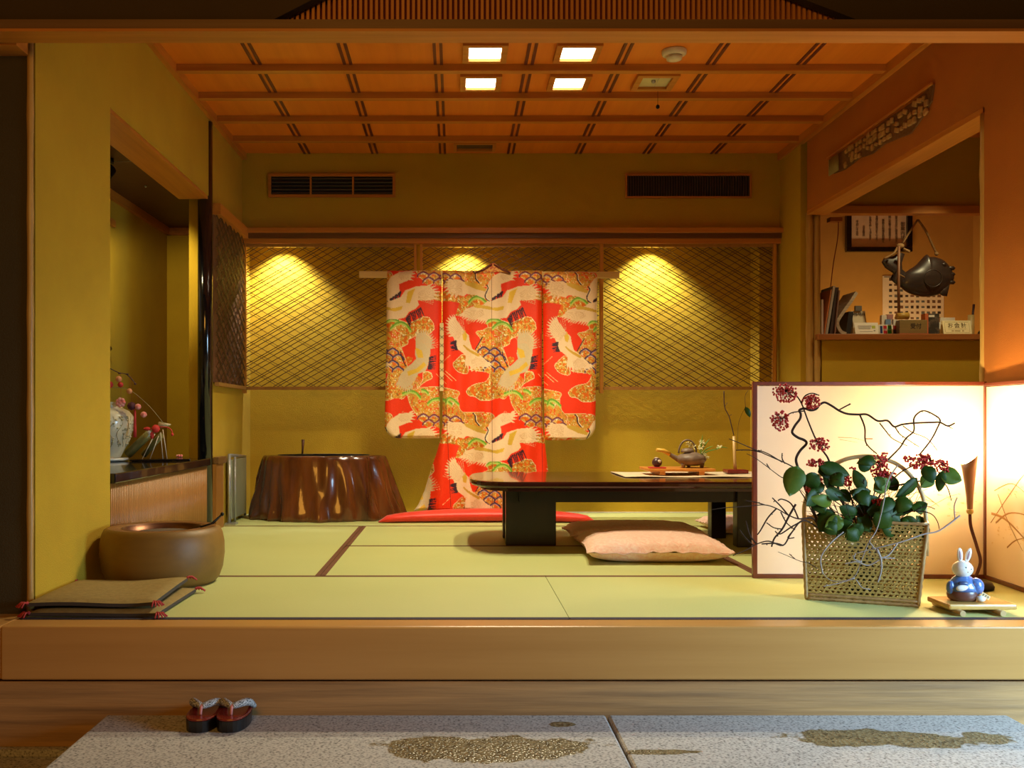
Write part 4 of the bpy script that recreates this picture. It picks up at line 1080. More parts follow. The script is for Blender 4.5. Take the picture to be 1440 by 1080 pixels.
MB().ball(b0+Vector((.036,-.018,.050)), .03, 18, 12, (.85,.7,1)).build('sleeve', M_blue, rb); MB().ball(b0+Vector((-.046,-.008,.045)), .02, 16, 10, (.7,.7,1.2)).build('sleeve', M_blue, rb)
MB().ball(b0+Vector((.042,-.036,.012)), .014, 14, 8, (1.2,.9,.8)).build('paw', M_cer, rb)
hc = b0+Vector((-.003,-.004,.108))
m = MB().ball(hc, .033, 28, 18, (1.03,.92,.88)); m.build('head', M_cer, rb)
for (dx, tilt, lx_) in ((-.006,-.05,0),(.016,.28,1)):
    R = Matrix.Rotation(tilt, 3, 'Y'); e = hc+Vector((dx,.004,.026)); cc_ = e+R@Vector((0,0,.021))
    ea = MB().ball(cc_, .012, 16, 12, (.82,.5,2.1), R).build('ear', M_cer, rb)
    MB().ball(cc_+Vector((-.001,-.0042,0)), .0055, 12, 8, (.8,.5,3.0), R).build('inner_ear', mat('pink_grey_ear', (.42,.26,.26), .4), ea)
face = MB()
for (dx, dz) in ((-.003,.009),(.0155,.003)):
    p = Vector((dx,0,dz)); yy_ = -.0304*math.sqrt(max(0, 1-(dx/.034)**2-(dz/.029)**2)); face.ball(hc+Vector((dx,yy_,dz)), .0022, 8, 6)
face.build('eyes', M_ink, rb); MB().ball(hc+Vector((.003,-.0288,-.007)), .0022, 8, 6, (1.3,1,.8)).build('nose', mat('brown_nose', (.22,.12,.08), .5), rb)
tgx = b0+Vector((.056,-.040,.022)); RT = Matrix.Rotation(.55, 3, 'Y')
MB().obox(tgx, (.032,.0016,.013), RT).build('name_tag', mat('cream_tag', (.80,.62,.32), .6), rb)
m = MB()
for k in range(3):
    for j in range(3):
        p = tgx+RT@Vector((-.009+k*.009+random.uniform(-.001,.001), -.0012, -.003+j*.003)); m.obox(p, (.005,.0006,.0011), RT)
    p = tgx+RT@Vector((-.009+k*.009,-.0013,0)); m.obox(p, (.0011,.0006,.0075), RT)
m.build('tag_writing', M_ink, rb)

# ------------------------------------------------------------------ woven basket with flowers
bk = thing('woven_basket', (1.44,3.45,0), 'tall open woven bamboo basket with arched handle', 'basket')
M_bas = mat('basket_bamboo', (.46,.32,.095), .45, col2=(.34,.22,.05), scale=(40,40,40))
M_cane = mat('basket_cane', (.42,.26,.10), .45, col2=(.30,.17,.06), scale=(30,30,30))
fl, fr = Vector((PX(1134,3.49),3.49,0)), Vector((PX(1291,3.345),3.345,0))
du = (fr-fl).normalized(); dn = Vector((-du.y, du.x, 0))   # depth direction
Wb = (fr-fl).length; Db = .12; Hb = .285
def wpanel(o, u, w, h, lean0, lean1, nrm):
    poly = [(0,0),(w,0),(w+lean1,h),(-lean0,h)]
    m = MB(); cxp = w/2
    for (ang, sp, off) in ((60,.0165,0),(120,.0165,0),(0,.0125,.006)):
        a = math.radians(ang); d = (math.cos(a), math.sin(a)); nn = (-d[1], d[0]); k = -60
        while k < 60:
            p = (cxp+nn[0]*k*sp, h/2+nn[1]*k*sp+off); c = clip_line(p, d, poly)
            if c:
                q0 = (p[0]+d[0]*c[0], p[1]+d[1]*c[0]); q1 = (p[0]+d[0]*c[1], p[1]+d[1]*c[1]); lift = {60:.0008,120:-.0008,0:.0022}[ang]
                m.bar(o+u*q0[0]+Vector((0,0,q0[1]))-nrm*lift, o+u*q1[0]+Vector((0,0,q1[1]))-nrm*lift, .0062 if ang else .0045, .0014, nrm)
            k += 1
    return m
Z0 = Vector((0,0,.006))
sides = [wpanel(fl+Z0, du, Wb, Hb, .012, .030, dn), wpanel(fl+dn*Db+Z0, du, Wb, Hb, .012, .030, dn),
         wpanel(fl+Z0, dn, Db, Hb, 0, 0, -du), wpanel(fr+Z0, dn, Db, Hb, 0, 0, du)]
m = MB(); m.add(sides[0].v, sides[0].f); m.add(sides[1].v, sides[1].f); m.build('woven_wall', M_bas, bk)
m = MB(); m.add(sides[2].v, sides[2].f); q_ = sides[3]
m.add([(x+du.x*.030*z/Hb, y+du.y*.030*z/Hb, z) for x, y, z in q_.v], q_.f); m.build('woven_side', M_bas, bk)
def corner(p, lean): return [p+Vector((0,0,.006)), p+du*lean+Vector((0,0,Hb+.006))]
m = MB()
for (p, l) in ((fl,-.012),(fl+dn*Db,-.012),(fr,.030),(fr+dn*Db,.030)):
    a, b_ = corner(p, l); pts = [a+(b_-a)*t for t in np.linspace(0,1,22)]; m.tube(pts, [.0062+.0016*(i % 2) for i in range(22)], 8)
rb_ = [fl,fr,fr+dn*Db,fl+dn*Db]
rt = [fl-du*.012+Vector((0,0,Hb+.006)), fr+du*.030+Vector((0,0,Hb+.006)), fr+dn*Db+du*.030+Vector((0,0,Hb+.006)), fl+dn*Db-du*.012+Vector((0,0,Hb+.006))]
for i in range(4):
    for ring, z in ((rb_,.007),(rt,0),(rb_,.020)):
        a, b_ = ring[i]+Vector((0,0,z)), ring[(i+1) % 4]+Vector((0,0,z)); k = 24; m.tube([a+(b_-a)*t for t in np.linspace(0,1,k)], [.005+.0018*(j % 2) for j in range(k)], 8)
m.build('cane_edging', M_cane, bk)
mid = dn*(Db/2)
h0, h1 = rt[0]+mid*1.0, rt[1]+mid*1.0
hpts = [P(1133,741,3.50),P(1131,712,3.50),P(1142,682,3.49),P(1158,663,3.48),P(1175,652,3.47),P(1196,644,3.46),P(1227,642,3.45),P(1258,651,3.44),P(1279,667,3.43),P(1293.7,688,3.42),P(1300,709,3.41),P(1303,742,3.40)]
MB().tube(spline(hpts, 5), .0075, 10).tube([Vector(p)+Vector((.006,.008,-.002)) for p in spline(hpts, 5)], .0055, 8).build('handle', mat('handle_cane', (.50,.36,.16), .4), bk)
for (x, y, z) in ((1133,741,3.50),(1303,742,3.40)):
    p = Vector(P(x,y,z)); MB().tube([p+Vector((0,0,.01)), p-Vector((0,0,.10))], .008, 8).build('handle_foot', M_cane, bk)
# dark water tube inside
tag(MB().lathe([(.045,0),(.05,.16),(.046,.20)], tuple((fl+fr)/2+mid+Vector((0,0,.012))), 24).build('water_tube', mat('dark_green_tube', (.03,.04,.02), .4)), 'dark water container standing inside the woven basket', 'container')

M_leafd = mat('dark_leaf', (.012,.036,.003), .45, spec=.18, col2=(.03,.060,.004), scale=(12,12,12)); M_leafl = mat('light_leaf', (.10,.15,.015), .45, spec=.2, col2=(.06,.11,.01), scale=(12,12,12))
M_berry = mat('red_berry', (.52,.018,.018), .3, col2=(.36,.010,.012), scale=(30,30,30))
M_bark = mat('dark_bark', (.04,.02,.012), .8, spec=.2, scale=(30,30,30), bump=.4)
def leaf(m, base, tip, w, curl=.1, n=8, up=None):
    b_, t_ = Vector(base), Vector(tip); d = t_-b_; L_ = d.length; d.normalize()
    v = Vector(up) if up else Vector((random.uniform(-.4,.4), -1, random.uniform(-.3,.5)))
    nn = (v-d*v.dot(d)).normalized(); s = d.cross(nn)
    vs = []
    for i in range(n+1):
        t = i/n; ww = w*math.sin(PI*min(1, t**.8))**.75*.5 if 0 < t < 1 else 0
        c = b_+d*(L_*t)+nn*(curl*L_*math.sin(PI*t)-.0*t)
        vs += [c-s*ww+nn*ww*.35, c, c+s*ww+nn*ww*.35]
    fs = []
    for i in range(n): fs += [(3*i,3*i+1,3*i+4,3*i+3),(3*i+1,3*i+2,3*i+5,3*i+4)]
    m.add(vs, fs, True)
def cluster(m, ms, c, rw, rh, n, seed):
    r = random.Random(seed); c = Vector(c)
    for k in range(n):
        a = r.uniform(0,2*PI); u = r.random()**.5; e = r.uniform(-1,1)
        p = c+Vector((rw*u*math.cos(a), rw*.7*e*(1-u*.5), rh*u*math.sin(a))); m.ball(p, r.uniform(.0034,.0045), 7, 5)
        if k % 2 == 0: ms.tube([c+Vector((0,0,rh*.4)), p], .0006, 4, caps=False)
S_ = 3.42/F
def branch(name, lab, group, stem, r0, r1, subs=(), leaves=(), clusters=(), D=3.42, m_bark=None, cat='branch', jit=.0):
    base = stem[0]; Df = lambda i, n: D
    def P3(q, k=0): return Vector(P(q[0], q[1], q[2] if len(q) > 2 else D))
    pts = spline([P3(q) for q in stem], 5)
    t = thing(name, pts[0], lab, cat, group)
    m = MB().tube(pts, [r0+(r1-r0)*i/(len(pts)-1) for i in range(len(pts))], 8); m.build('stem', m_bark or M_bark, t)
    tt = t
    for (sp, a, b_) in subs:
        ms = MB(); qq = spline([P3(q) for q in sp], 5); a, b_ = a*1.6+.0003, b_*1.9+.0004; ms.tube(qq, [a+(b_-a)*i/(len(qq)-1) for i in range(len(qq))], 6)
        for i in range(3, len(qq)-1, 5):
            dd = Vector((random.uniform(-1,1),random.uniform(-.3,.3),random.uniform(-1,1)))*.006; ms.tube([qq[i], qq[i]+dd], [a*.7, a*.5], 5)
        ms.build('side_twig', m_bark or M_bark, t)
    for i, (x, y, rw, rh, n) in enumerate(clusters):
        mb, ms = MB(), MB(); cluster(mb, ms, P(x,y,D-.01), rw*S_, rh*S_, int(n*1.5), i+int(x)); cb = mb.build('berry_cluster', M_berry, t); ms.build('stalks', M_bark, cb)
    if leaves:
        md, ml = MB(), MB()
        for (x0, y0, x1, y1, w, k) in leaves:
            dj = D-random.uniform(.0,.05); leaf(ml if k else md, P(x0,y0,dj), P(x1,y1,dj-random.uniform(-.03,.03)), w*S_, random.uniform(-.12,.15))
        if md.v: md.build('leaves', M_leafd, t, solid=.0007)
        if ml.v: ml.build('pale_leaves', M_leafl, t, solid=.0007)
    return t
G = 'branches arranged in the woven basket'
branch('berry_branch', 'tall straight berry branch leaning left out of the basket, with the topmost berries', G,
       [(1195,735),(1180,690),(1166,648.5),(1158.5,635.6),(1147,617),(1136,591),(1127,567),(1118,554),(1108,545)], .0042, .002,
       subs=[([(1131,578),(1121,579),(1112,581),(1100,588)],.0014,.0008), ([(1127,567),(1132,557),(1142,553),(1152,556)],.0016,.0009), ([(1158,636),(1155,624),(1156,615)],.0014,.0008)],
       clusters=[(1104,553,17,13,75),(1141,565,12,10,62),(1097,592,13,14,62),(1152,625,15,9,58),(1147,651,12,6,34)],
       leaves=[(1170,650,1166,690,26,0),(1150,655,1195,668,22,0)])
branch('curly_branch', 'dark winding branch curling up and far right over the basket', G,
       [(1150,735),(1130,680),(1121.5,656),(1119.6,645),(1125,634),(1134,624),(1131,619),(1121.5,615),(1114,608),(1118,598.5),(1125,589),(1126,582),(1124,577),(1131,574.4),(1140,577),(1148,575),(1153,569),(1160,566),(1170,571),(1181,578),(1192,582),(1206.7,583),(1219.6,583),(1234.4,592),(1248,591.5),(1257.4,600),(1268.5,597),(1285,595),(1311,594),(1322,594),(1333,599),(1342.6,595)], .0050, .0032,
       subs=[([(1209,583),(1216,601),(1216.7,619),(1222,628.5),(1233,638)],.0018,.001), ([(1179,577),(1188,572),(1196,568)],.0014,.0012), ([(1216,617),(1227,617)],.0010,.0008), ([(1237,595),(1244.4,604.4),(1255.6,617),(1276,627)],.0014,.0006),
             ([(1259,601),(1265,610),(1274,616.5),(1292.6,628.5)],.0013,.0006), ([(1246,649),(1265,630),(1274,616.5),(1285,606),(1285,589.6),(1291,581),(1300,577.6),(1313,583),(1322,590.6),(1318.5,601),(1309,619),(1292.6,640)],.0017,.0013),
             ([(1270,599),(1283,608),(1304,617),(1318.5,634)],.0012,.0005), ([(1333,599),(1340,603)],.001,.0006)])
branch('berry_branch', 'leafy berry branch reaching right, with the bluish pale leaf at its tip', G,
       [(1215,745),(1235,700),(1262,668),(1285,655),(1310,650),(1325,645)], .0035, .0012,
       subs=[([(1250,685),(1285,678),(1325,672)],.002,.001), ([(1320,672),(1332,685),(1338,704)],.001,.0006)],
       clusters=[(1292,650,13,11,60),(1306,649,10,10,42),(1325,656,10,10,45),(1276,645,6,5,16)],
       leaves=[(1300,740,1288,725,16,0),(1310,668,1296,686,20,1),(1322,665,1353,676,26,1),(1325,662,1320,692,14,0),(1300,655,1312,680,20,0),(1290,672,1258,700,18,0),(1280,700,1255,725,24,0),(1285,715,1305,708,16,0),(1262,690,1240,665,20,0),(1298,722,1278,712,16,0),(1300,735,1290,757,22,0)])
branch('berry_branch', 'berry branch with the big red cluster under the basket handle', G,
       [(1225,745),(1228,700),(1236,675),(1240,650),(1246,643)], .003, .0012,
       clusters=[(1236,656,13,17,88),(1247,668,12,6,30),(1243,640,6,4,7)],
       leaves=[(1205,690,1222,712,20,0),(1212,735,1190,760,18,0),(1240,712,1266,735,24,0),(1255,700,1238,722,18,0),(1225,745,1205,728,20,0),(1228,672,1243,690,18,0),(1222,662,1208,645,20,0),(1232,648,1204,652,16,0),(1228,690,1252,674,22,1),(1215,690,1200,660,18,0),(1222,705,1195,690,24,0),(1230,720,1252,742,26,0),(1218,720,1262,712,22,0)])
branch('berry_branch', 'low leafy berry branch on the left, with the big pale round leaf', G,
       [(1180,745),(1165,710),(1150,690),(1138,672)], .003, .0012,
       clusters=[(1150,676,8,6,26),(1140,688,8,5,18),(1200,660,5,4,6)],
       leaves=[(1160,735,1176,752,20,0),(1145,700,1160,722,22,0),(1178,690,1196,706,18,0),(1190,745,1208,760,20,0),(1140,690,1160,682,18,0),(1168,668,1186,684,22,0),(1122,655,1110,698,30,1),(1150,664,1175,660,22,0),(1152,668,1128,680,26,0),(1150,690,1134,712,22,0),(1170,706,1136,700,18,1),(1172,720,1152,748,26,0),(1176,726,1148,724,20,0),(1186,730,1160,742,22,1),(1160,690,1186,700,20,0),(1196,725,1176,755,18,0)])
branch('berry_branch', 'short berry branch with dark leaves in the middle of the basket', G,
       [(1205,745),(1200,715),(1195,690),(1192,672)], .003, .0012,
       clusters=[(1235,706,9,5,26),(1192,676,7,8,28),(1203,665,4,4,6)],
       leaves=[(1262,745,1240,758,20,0),(1285,745,1300,757,18,0),(1276,700,1262,722,22,0),(1225,735,1246,748,22,0),(1198,700,1225,690,22,0),(1200,715,1232,722,22,0),(1204,725,1180,712,20,0),(1208,735,1240,738,26,0),(1202,735,1188,757,18,1),(1240,738,1262,752,22,0),(1258,735,1278,748,24,0),(1268,728,1290,742,20,0),(1210,700,1238,712,24,0)])
M_bb = M_bark
branch('bare_branch', 'bare dark branch sweeping left past the top edge of the screen', G,
       [(1160,735,3.45),(1135,672,3.42),(1114,656,3.4),(1086,643,3.38),(1058.5,631,3.36),(1040,623,3.34),(1025,617,3.33)], .003, .0012,
       subs=[([(1104,652,3.4),(1100,645,3.4),(1100,637,3.4)],.0012,.0007), ([(1100,650,3.4),(1080,638,3.4),(1066,633,3.4)],.0011,.0008), ([(1070,636,3.37),(1055,633,3.37),(1035,633,3.37)],.0013,.0008)])
branch('bare_branch', 'bare thin branch reaching left just below the sweeping one', G,
       [(1150,735,3.45),(1125,690,3.42),(1104,673.5,3.4),(1095.6,669,3.4),(1065,646,3.38),(1050,638,3.36)], .0022, .001, subs=[([(1083,660,3.4),(1078,652,3.4)],.001,.0007)])
branch('bare_branch', 'tangled bare branch hooking far left in front of the screen edge', G,
       [(1150,738,3.45),(1141.7,728.5,3.4),(1123,729.6,3.38),(1108,724,3.37),(1091.7,715,3.36),(1075,710,3.35),(1050,712,3.34),(1020,714,3.33),(1000,717,3.33)], .003, .001,
       subs=[([(1108,724,3.38),(1098,712,3.38),(1086,700,3.38)],.0018,.0009), ([(1123,729.6,3.38),(1113,709,3.38),(1100,702,3.38),(1094,704,3.38)],.0016,.001), ([(1119,709,3.37),(1110,725,3.37),(1100,744,3.37),(1089,757,3.37),(1085,769,3.37)],.0022,.0012),
             ([(1092,715,3.37),(1080,728,3.37),(1070,745,3.37),(1065,752,3.37)],.0016,.0009), ([(1098,720,3.37),(1106,735,3.37),(1118,745,3.37)],.0013,.0007), ([(1075,710,3.36),(1062,706,3.36),(1048,704,3.36)],.0014,.0008), ([(1100,744,3.37),(1088,742,3.37),(1078,735,3.37)],.0013,.0008)])
branch('bare_branch', 'bare branch bending low left with its pale cut tip on the dark table legs', G,
       [(1150,742,3.45),(1129,731.7,3.38),(1112.5,750,3.35),(1101,767,3.33),(1081,761,3.32),(1064.6,765,3.31),(1050,773,3.3),(1031,781,3.3)], .003, .0016,
       subs=[([(1101,767,3.34),(1090,764,3.34),(1071,765,3.34)],.0018,.001), ([(1112,750,3.35),(1108,757,3.35),(1117,756,3.35)],.0014,.0008), ([(1064,765,3.32),(1054,752,3.32),(1049,733,3.32)],.0018,.001), ([(1060,768,3.32),(1048,756,3.32),(1040,745,3.32)],.0015,.0008),
             ([(1129,732,3.38),(1113,741,3.38),(1097,751,3.38),(1090,747,3.38)],.0016,.0009)], m_bark=M_bark)
branch('bare_branch', 'short bare twig poking left from the basket wall', G,
       [(1150,800,3.44),(1137,792,3.40),(1125,789,3.38),(1106,781,3.36),(1094,776,3.35)], .0016, .0008, subs=[([(1118,786,3.36),(1110,779,3.36)],.0009,.0006)])
branch('bare_branch', 'pale grey twig lying across the front of the basket', G,
       [(1350,725,3.27),(1321,746,3.27),(1298,751.5,3.27),(1271,761,3.27),(1248,767,3.28),(1227,772,3.29),(1203,778.5,3.3)], .0032, .0012, m_bark=M_twig2,
       subs=[([(1233,772,3.28),(1238.5,786,3.28),(1239,803,3.28),(1234,819,3.28)],.0024,.0012), ([(1262,764,3.28),(1250,780,3.28),(1240,785,3.28),(1221,795,3.29),(1205,790,3.29),(1187,793,3.3)],.0016,.0009),
             ([(1222,762,3.29),(1233,775,3.28),(1240,784,3.28),(1258,785,3.28)],.0015,.0008), ([(1203,778,3.3),(1201,786,3.3),(1212,790,3.3)],.0012,.0008), ([(1343,730,3.27),(1342,712,3.27),(1346,700,3.27)],.0012,.0008)])
branch('bare_branch', 'pale upright twig crossing the basket from rim to belly', G,
       [(1262,655,3.33),(1248,677.5,3.31),(1241.7,711,3.30),(1233,744,3.29),(1222,762,3.29),(1212,786,3.3),(1200,812,3.31),(1171,817,3.33),(1157,806,3.34)], .0026, .0009, m_bark=M_twig2,
       subs=[([(1202,813,3.31),(1180,820,3.32),(1156,825,3.33)],.0013,.0007), ([(1157,807,3.34),(1154,785,3.34),(1166.7,765,3.34),(1186,748,3.36)],.0016,.001), ([(1204,815,3.3),(1212,826,3.3),(1224,829,3.3)],.0010,.0006)])
branch('bare_branch', 'dark twig arching out right of the basket and drooping', G,
       [(1250,745,3.42),(1270,722,3.38),(1293.7,719,3.35),(1310,723,3.33),(1318,733,3.32),(1321,744,3.3)], .0026, .0012, subs=[([(1285,720,3.36),(1302,712,3.36),(1315,716,3.36)],.001,.0006)])
lf = thing('hanging_twig', P(1048,553,3.6), 'tiny dark leaf hanging on a thread left of the screen', 'twig')
MB().tube(spline([P(1052,549,3.36),P(1048,556,3.36),P(1048,568,3.36),P(1049,573,3.36)], 4), .0008, 5).tube(spline([P(1037,633,3.37),P(1038,600,3.37),P(1042,585,3.37),P(1047,575,3.36)],4), .0006, 5).build('thread', M_bark, lf)
m = MB(); leaf(m, P(1048,572,3.36), P(1055,587,3.36), 7*S_); m.build('leaf', M_leafd, lf, solid=.0007)
r = random.Random(4); m = MB()
M_all = MB()
for k in range(90):      # loose inner twigs
    a = P(r.uniform(1175,1250), 748, 3.45); b_ = P(r.uniform(1120,1310), r.uniform(672,725), 3.40+r.uniform(-.04,.06)); c = (Vector(a)+Vector(b_))/2+Vector((r.uniform(-.03,.03),0,r.uniform(-.03,.03)))
    M_all.tube(spline([a, c, b_], 4), [.0016-.0001*i for i in range(9)], 5)
tag(M_all.build('twig_bundle', M_bark), 'thicket of thin dark twigs filling the middle of the basket', 'twigs', kind='stuff')
# ------------------------------------------------------------------ alcove display
CZ = .4305
vc = Vector((-1.85,5.12,CZ))
tag(MB().lathe([(.07,.0006),(.10,.004),(.105,.012),(.10,.018),(.02,.018)], vc, 40).build('white_dish', mat('white_glaze', (.80,.76,.62), .3, coat=.4)), 'white dish under the cream vase on the black shelf', 'dish')
vs_ = thing('ceramic_vase', vc+Vector((0,0,.0185)), 'cream crackled ceramic vase with raised brown vine pattern in the alcove', 'vase')
M_vase = mat('cream_crackle_glaze', (.72,.66,.46), .35, col2=(.60,.53,.34), scale=(9,9,9), coat=.4, bump=.1)
MB().lathe([(.062,.0006),(.072,.02),(.098,.075),(.122,.14),(.130,.19),(.125,.225),(.105,.25),(.078,.262),(.072,.275),(.080,.290),(.083,.296),(.070,.296),(.064,.28),(.066,.262)], vc+Vector((0,0,.0185)), 48).build('body', M_vase, vs_)
m = MB(); r = random.Random(2)
for k in range(60):
    a = r.uniform(-1.3,.5); z = r.uniform(.07,.22); rad = np.interp(z, [.02,.075,.14,.19,.225,.25], [.072,.098,.122,.130,.125,.105])
    p = vc+Vector((math.cos(a)*rad, math.sin(a)*rad, z+.0185)); m.ball(p, r.uniform(.004,.008), 7, 5, (1,1,.8))
for k in range(5):
    a0 = -1.1+.35*k; pts = []
    for j in range(9):
        z = .06+.02*j; a = a0+.12*math.sin(j*1.1+k); rad = np.interp(z, [.02,.075,.14,.19,.225,.25], [.072,.098,.122,.130,.125,.105]); pts.append(vc+Vector((math.cos(a)*rad, math.sin(a)*rad, z+.0185)))
    m.tube(pts, .0025, 5)
m.build('vine_relief', mat('brown_relief', (.50,.42,.22), .5), vs_)
bz = lambda x, y, D=5.05: Vector(P(x, y, D))
tb_ = thing('ornament_branch', bz(150,565), 'thin drooping branch in the cream vase carrying small hanging ornaments', 'branch')
MB().tube(spline([bz(150,580),bz(142,545),bz(140,520),bz(145,511.6),bz(154,517.7),bz(167,524),bz(179,527),bz(191,540)]), .0028, 6).build('stem', M_twig, tb_)
MB().tube(spline([bz(150,580),bz(140,560),bz(146,547),bz(165,545),bz(185,550),bz(211.5,572.7),bz(230,595),bz(238,600)]), .0013, 6).build('side_stem', mat('pale_stem', (.35,.30,.14), .6), tb_)
m = MB()
for (x, y) in ((145,511),(150,516),(168,525),(179,526),(190,540)): m.ball(bz(x,y), .006, 8, 5, (1.5,1,.7))
m.build('bud', mat('dark_bud', (.06,.02,.03), .6), tb_)
M_chR = mat('red_crepe', (.62,.035,.025), .7); M_chP = mat('pink_white_crepe', (.80,.42,.36), .7, col2=(.75,.12,.10), scale=(60,60,60)); M_chO = mat('orange_crepe', (.75,.30,.12), .7); M_chD = mat('dark_plum_crepe', (.08,.01,.02), .7)
oi = [(149,529,4.3,M_chR,513,'red ball ornament nearest the wall edge, high on the branch'), (154,541,5.2,M_chR,518,'larger red ball ornament below the first one'),
      (167,533,4.4,M_chO,525,'orange ball ornament in the middle of the branch'), (169.5,541,4.0,M_chR,525,'small red ball ornament under the orange one'),
      (182,550,4.0,M_chO,528,'pale orange ball ornament at the tip of the upper branch'), (170,566,7.2,M_chP,546,'pink and white crepe flower ornament above the vase rim'),
      (185,571,6.0,M_chD,528,'dark plum ball ornament with a long red tassel'), (194,572,4.4,M_chP,555,'small pale ornament beside the plum ball'), (202,583,4.4,M_chP,562,'pink crepe ornament hanging right of the red tassel')]
for i, (x, y, rr, mt, yt, lab) in enumerate(oi):
    c = bz(x, y); t = thing('hanging_ornament', c, lab, 'ornament', 'crepe ornaments hanging on the alcove branch'); R_ = rr*5.05/F
    mm = MB().lathe([(.001,-R_),(R_*.7,-R_*.7),(R_,0),(R_*.7,R_*.7),(.001,R_)], c, 20, fn=lambda a, z: 1+.09*math.cos(5*a)) if i != 5 else MB().ball(c, R_*.6)
    if i == 5:
        for k in range(7):
            a = 2*PI*k/7; mm.ball(c+Vector((math.cos(a)*R_*.6, -.004, math.sin(a)*R_*.6)), R_*.42, 8, 6)
    mm.build('ball', mt, t)
    MB().tube([c+Vector((0,0,R_*.8)), bz(x, yt)], .0007, 5).build('thread', M_cord, t)
    if i == 6:
        MB().lathe([(.009,-.165),(.008,-.10),(.006,-.03),(.004,-.02)], c+Vector((.018,0,0)), 10).build('tassel', M_chR, t)
        MB().tube([c+Vector((.0,0,-.015)), c+Vector((.018,0,-.022))], .003, 6).build('tassel_cord', M_chR, t)
# tray with leaning bamboo tube
ty = lambda x, y, D: Vector(P(x, y, D))
tr = tag(MB().obox((-1.60,5.22,CZ+.006), (.31,.20,.009), rotz(.25)).build('black_tray', M_black, bevel=.002), 'small black tray on the alcove shelf right of the vase', 'tray')
bt = thing('bamboo_cut_vase', (-1.66,5.2,CZ+.012), 'two green bamboo tubes leaning with white stick legs on the black tray', 'bamboo vase')
M_gb = mat('green_bamboo', (.22,.20,.06), .3, col2=(.14,.13,.04), scale=(20,20,20))
a0 = Vector((PX(180,5.2),5.2,CZ+.034)); a1 = Vector((PX(213,5.16),5.16,PZ(607,5.16)))
MB().tube([a0, a0+(a1-a0)*.5, a1], [.024,.023,.022], 18).build('tube', M_gb, bt)
a2 = a0+Vector((.07,.05,-.004)); a3 = a1+Vector((.045,.03,-.02)); MB().tube([a2, (a2+a3)/2, a3], [.018,.017,.016], 16).build('tube', M_gb, bt)
MB().tube([Vector(P(224,598,5.16)), Vector(P(240,597,5.16))], [.020,.003], 10).build('cut_tip', mat('pale_cut', (.55,.48,.28), .5), bt)
m = MB()
for (x0, y0, x1, y1) in ((218,610,200,641),(223,613,211,641),(226,608,229,641),(229,604,235,640)): m.tube([P(x0,y0,5.14), (PX(x1,5.14),5.14,CZ+.0112)], .0022, 6)
m.build('stick_leg', mat('white_stick', (.75,.68,.52), .5), bt)
o = thing('hanging_ornament', P(219,604,5.1), 'bright red ball with crepe ribbons on the leaning bamboo', 'ornament', 'crepe ornaments hanging on the alcove branch')
c = Vector(P(219,603,5.10))
MB().ball(c, .022, 16, 10).build('ball', M_chR, o); MB().ball(c+Vector((-.045,0,0)), .014, 10, 6, (1.5,1,.7)).ball(c+Vector((-.02,0,-.035)), .014, 10, 6, (.8,1,1.4)).build('ribbon', M_chR, o)
MB().ball(c+Vector((-.034,-.004,-.018)), .010, 10, 6).build('white_bead', M_white, o)
MB().tube(spline([c+Vector((.02,0,.01)), c+Vector((.06,0,.008)), c+Vector((.085,0,-.01)), c+Vector((.088,0,-.04))]), .003, 6).ball(c+Vector((.088,0,-.03)), .008).build('cord', M_chR, o)
for (x, y, lab) in ((252,639,'pink crepe ornament lying at the right end of the black tray'), (146,657,'pink crepe ornament lying at the near edge of the black shelf')):
    D = .215*F/(y-CY) if y > 645 else 5.2
    D = 4.45 if y > 650 else 5.35
    c = Vector((PX(x,D), D, CZ+(.019 if y < 650 else .0085))); t = thing('fallen_ornament', c, lab, 'ornament', 'crepe ornaments lying in the alcove')
    MB().ball(c, .009, 10, 6).ball(c+Vector((.012,0,.0)), .008, 10, 6).ball(c+Vector((-.012,.003,0)), .007, 10, 6).build('knot', M_chP, t)
# hanging scroll
sc_ = thing('hanging_scroll', (XA+.02,5.2,1.05), 'hanging scroll on the alcove wall behind the vase, mostly hidden', 'scroll')
bx(XA+.004,XA+.007,4.9,5.62,1.08,1.80).build('mounting', mat('ochre_silk', (.62,.38,.08), .7), sc_)
bx(XA+.0075,XA+.009,5.0,5.52,1.2,1.65).build('painting', M_white, sc_)
MB().tube([(XA+.014,4.88,1.07),(XA+.014,5.66,1.07)], .014, 12).build('lower_roller', mat('brown_roller', (.22,.12,.05), .4), sc_)
MB().box(XA+.002,XA+.022,4.88,5.74,1.80,1.84).build('upper_rod', M_cedary, sc_)
MB().tube([(XA+.02,5.55,1.06),(XA+.02,5.55,.99)], .0015, 5).ball((XA+.02,5.55,.98), .014).ball((XA+.02,5.62,1.02), .007).build('weight', mat('cream_weight', (.70,.60,.36), .4), sc_)
# alcove spotlight
sp_ = thing('spotlight', (-1.82,4.85,ZA-.1), 'black spotlight on the dark alcove ceiling', 'spotlight')
MB().tube([(-1.84,4.92,ZA-.16),(-1.80,4.99,ZA-.05)], [.04,.04], 20).build('housing', M_blackm, sp_)
MB().tube([(-1.80,4.99,ZA-.0005),(-1.80,4.99,ZA-.03)], .025, 16).build('mount', M_blackm, sp_)
wr = thing('picture_wire', (-1.65,5.0,ZA-.01), 'thin wire stretched with small hooks across the alcove ceiling', 'wire')
MB().tube([(-1.80,5.0,ZA-.012),(-1.62,5.0,ZA-.012)], .0016, 6).build('wire', M_gray, wr)
MB().ball((-1.625,5.0,ZA-.012), .008).ball((-1.625,5.55,ZA-.010), .007).ball((-1.79,5.55,ZA-.010), .007).build('hook', M_gray, wr)

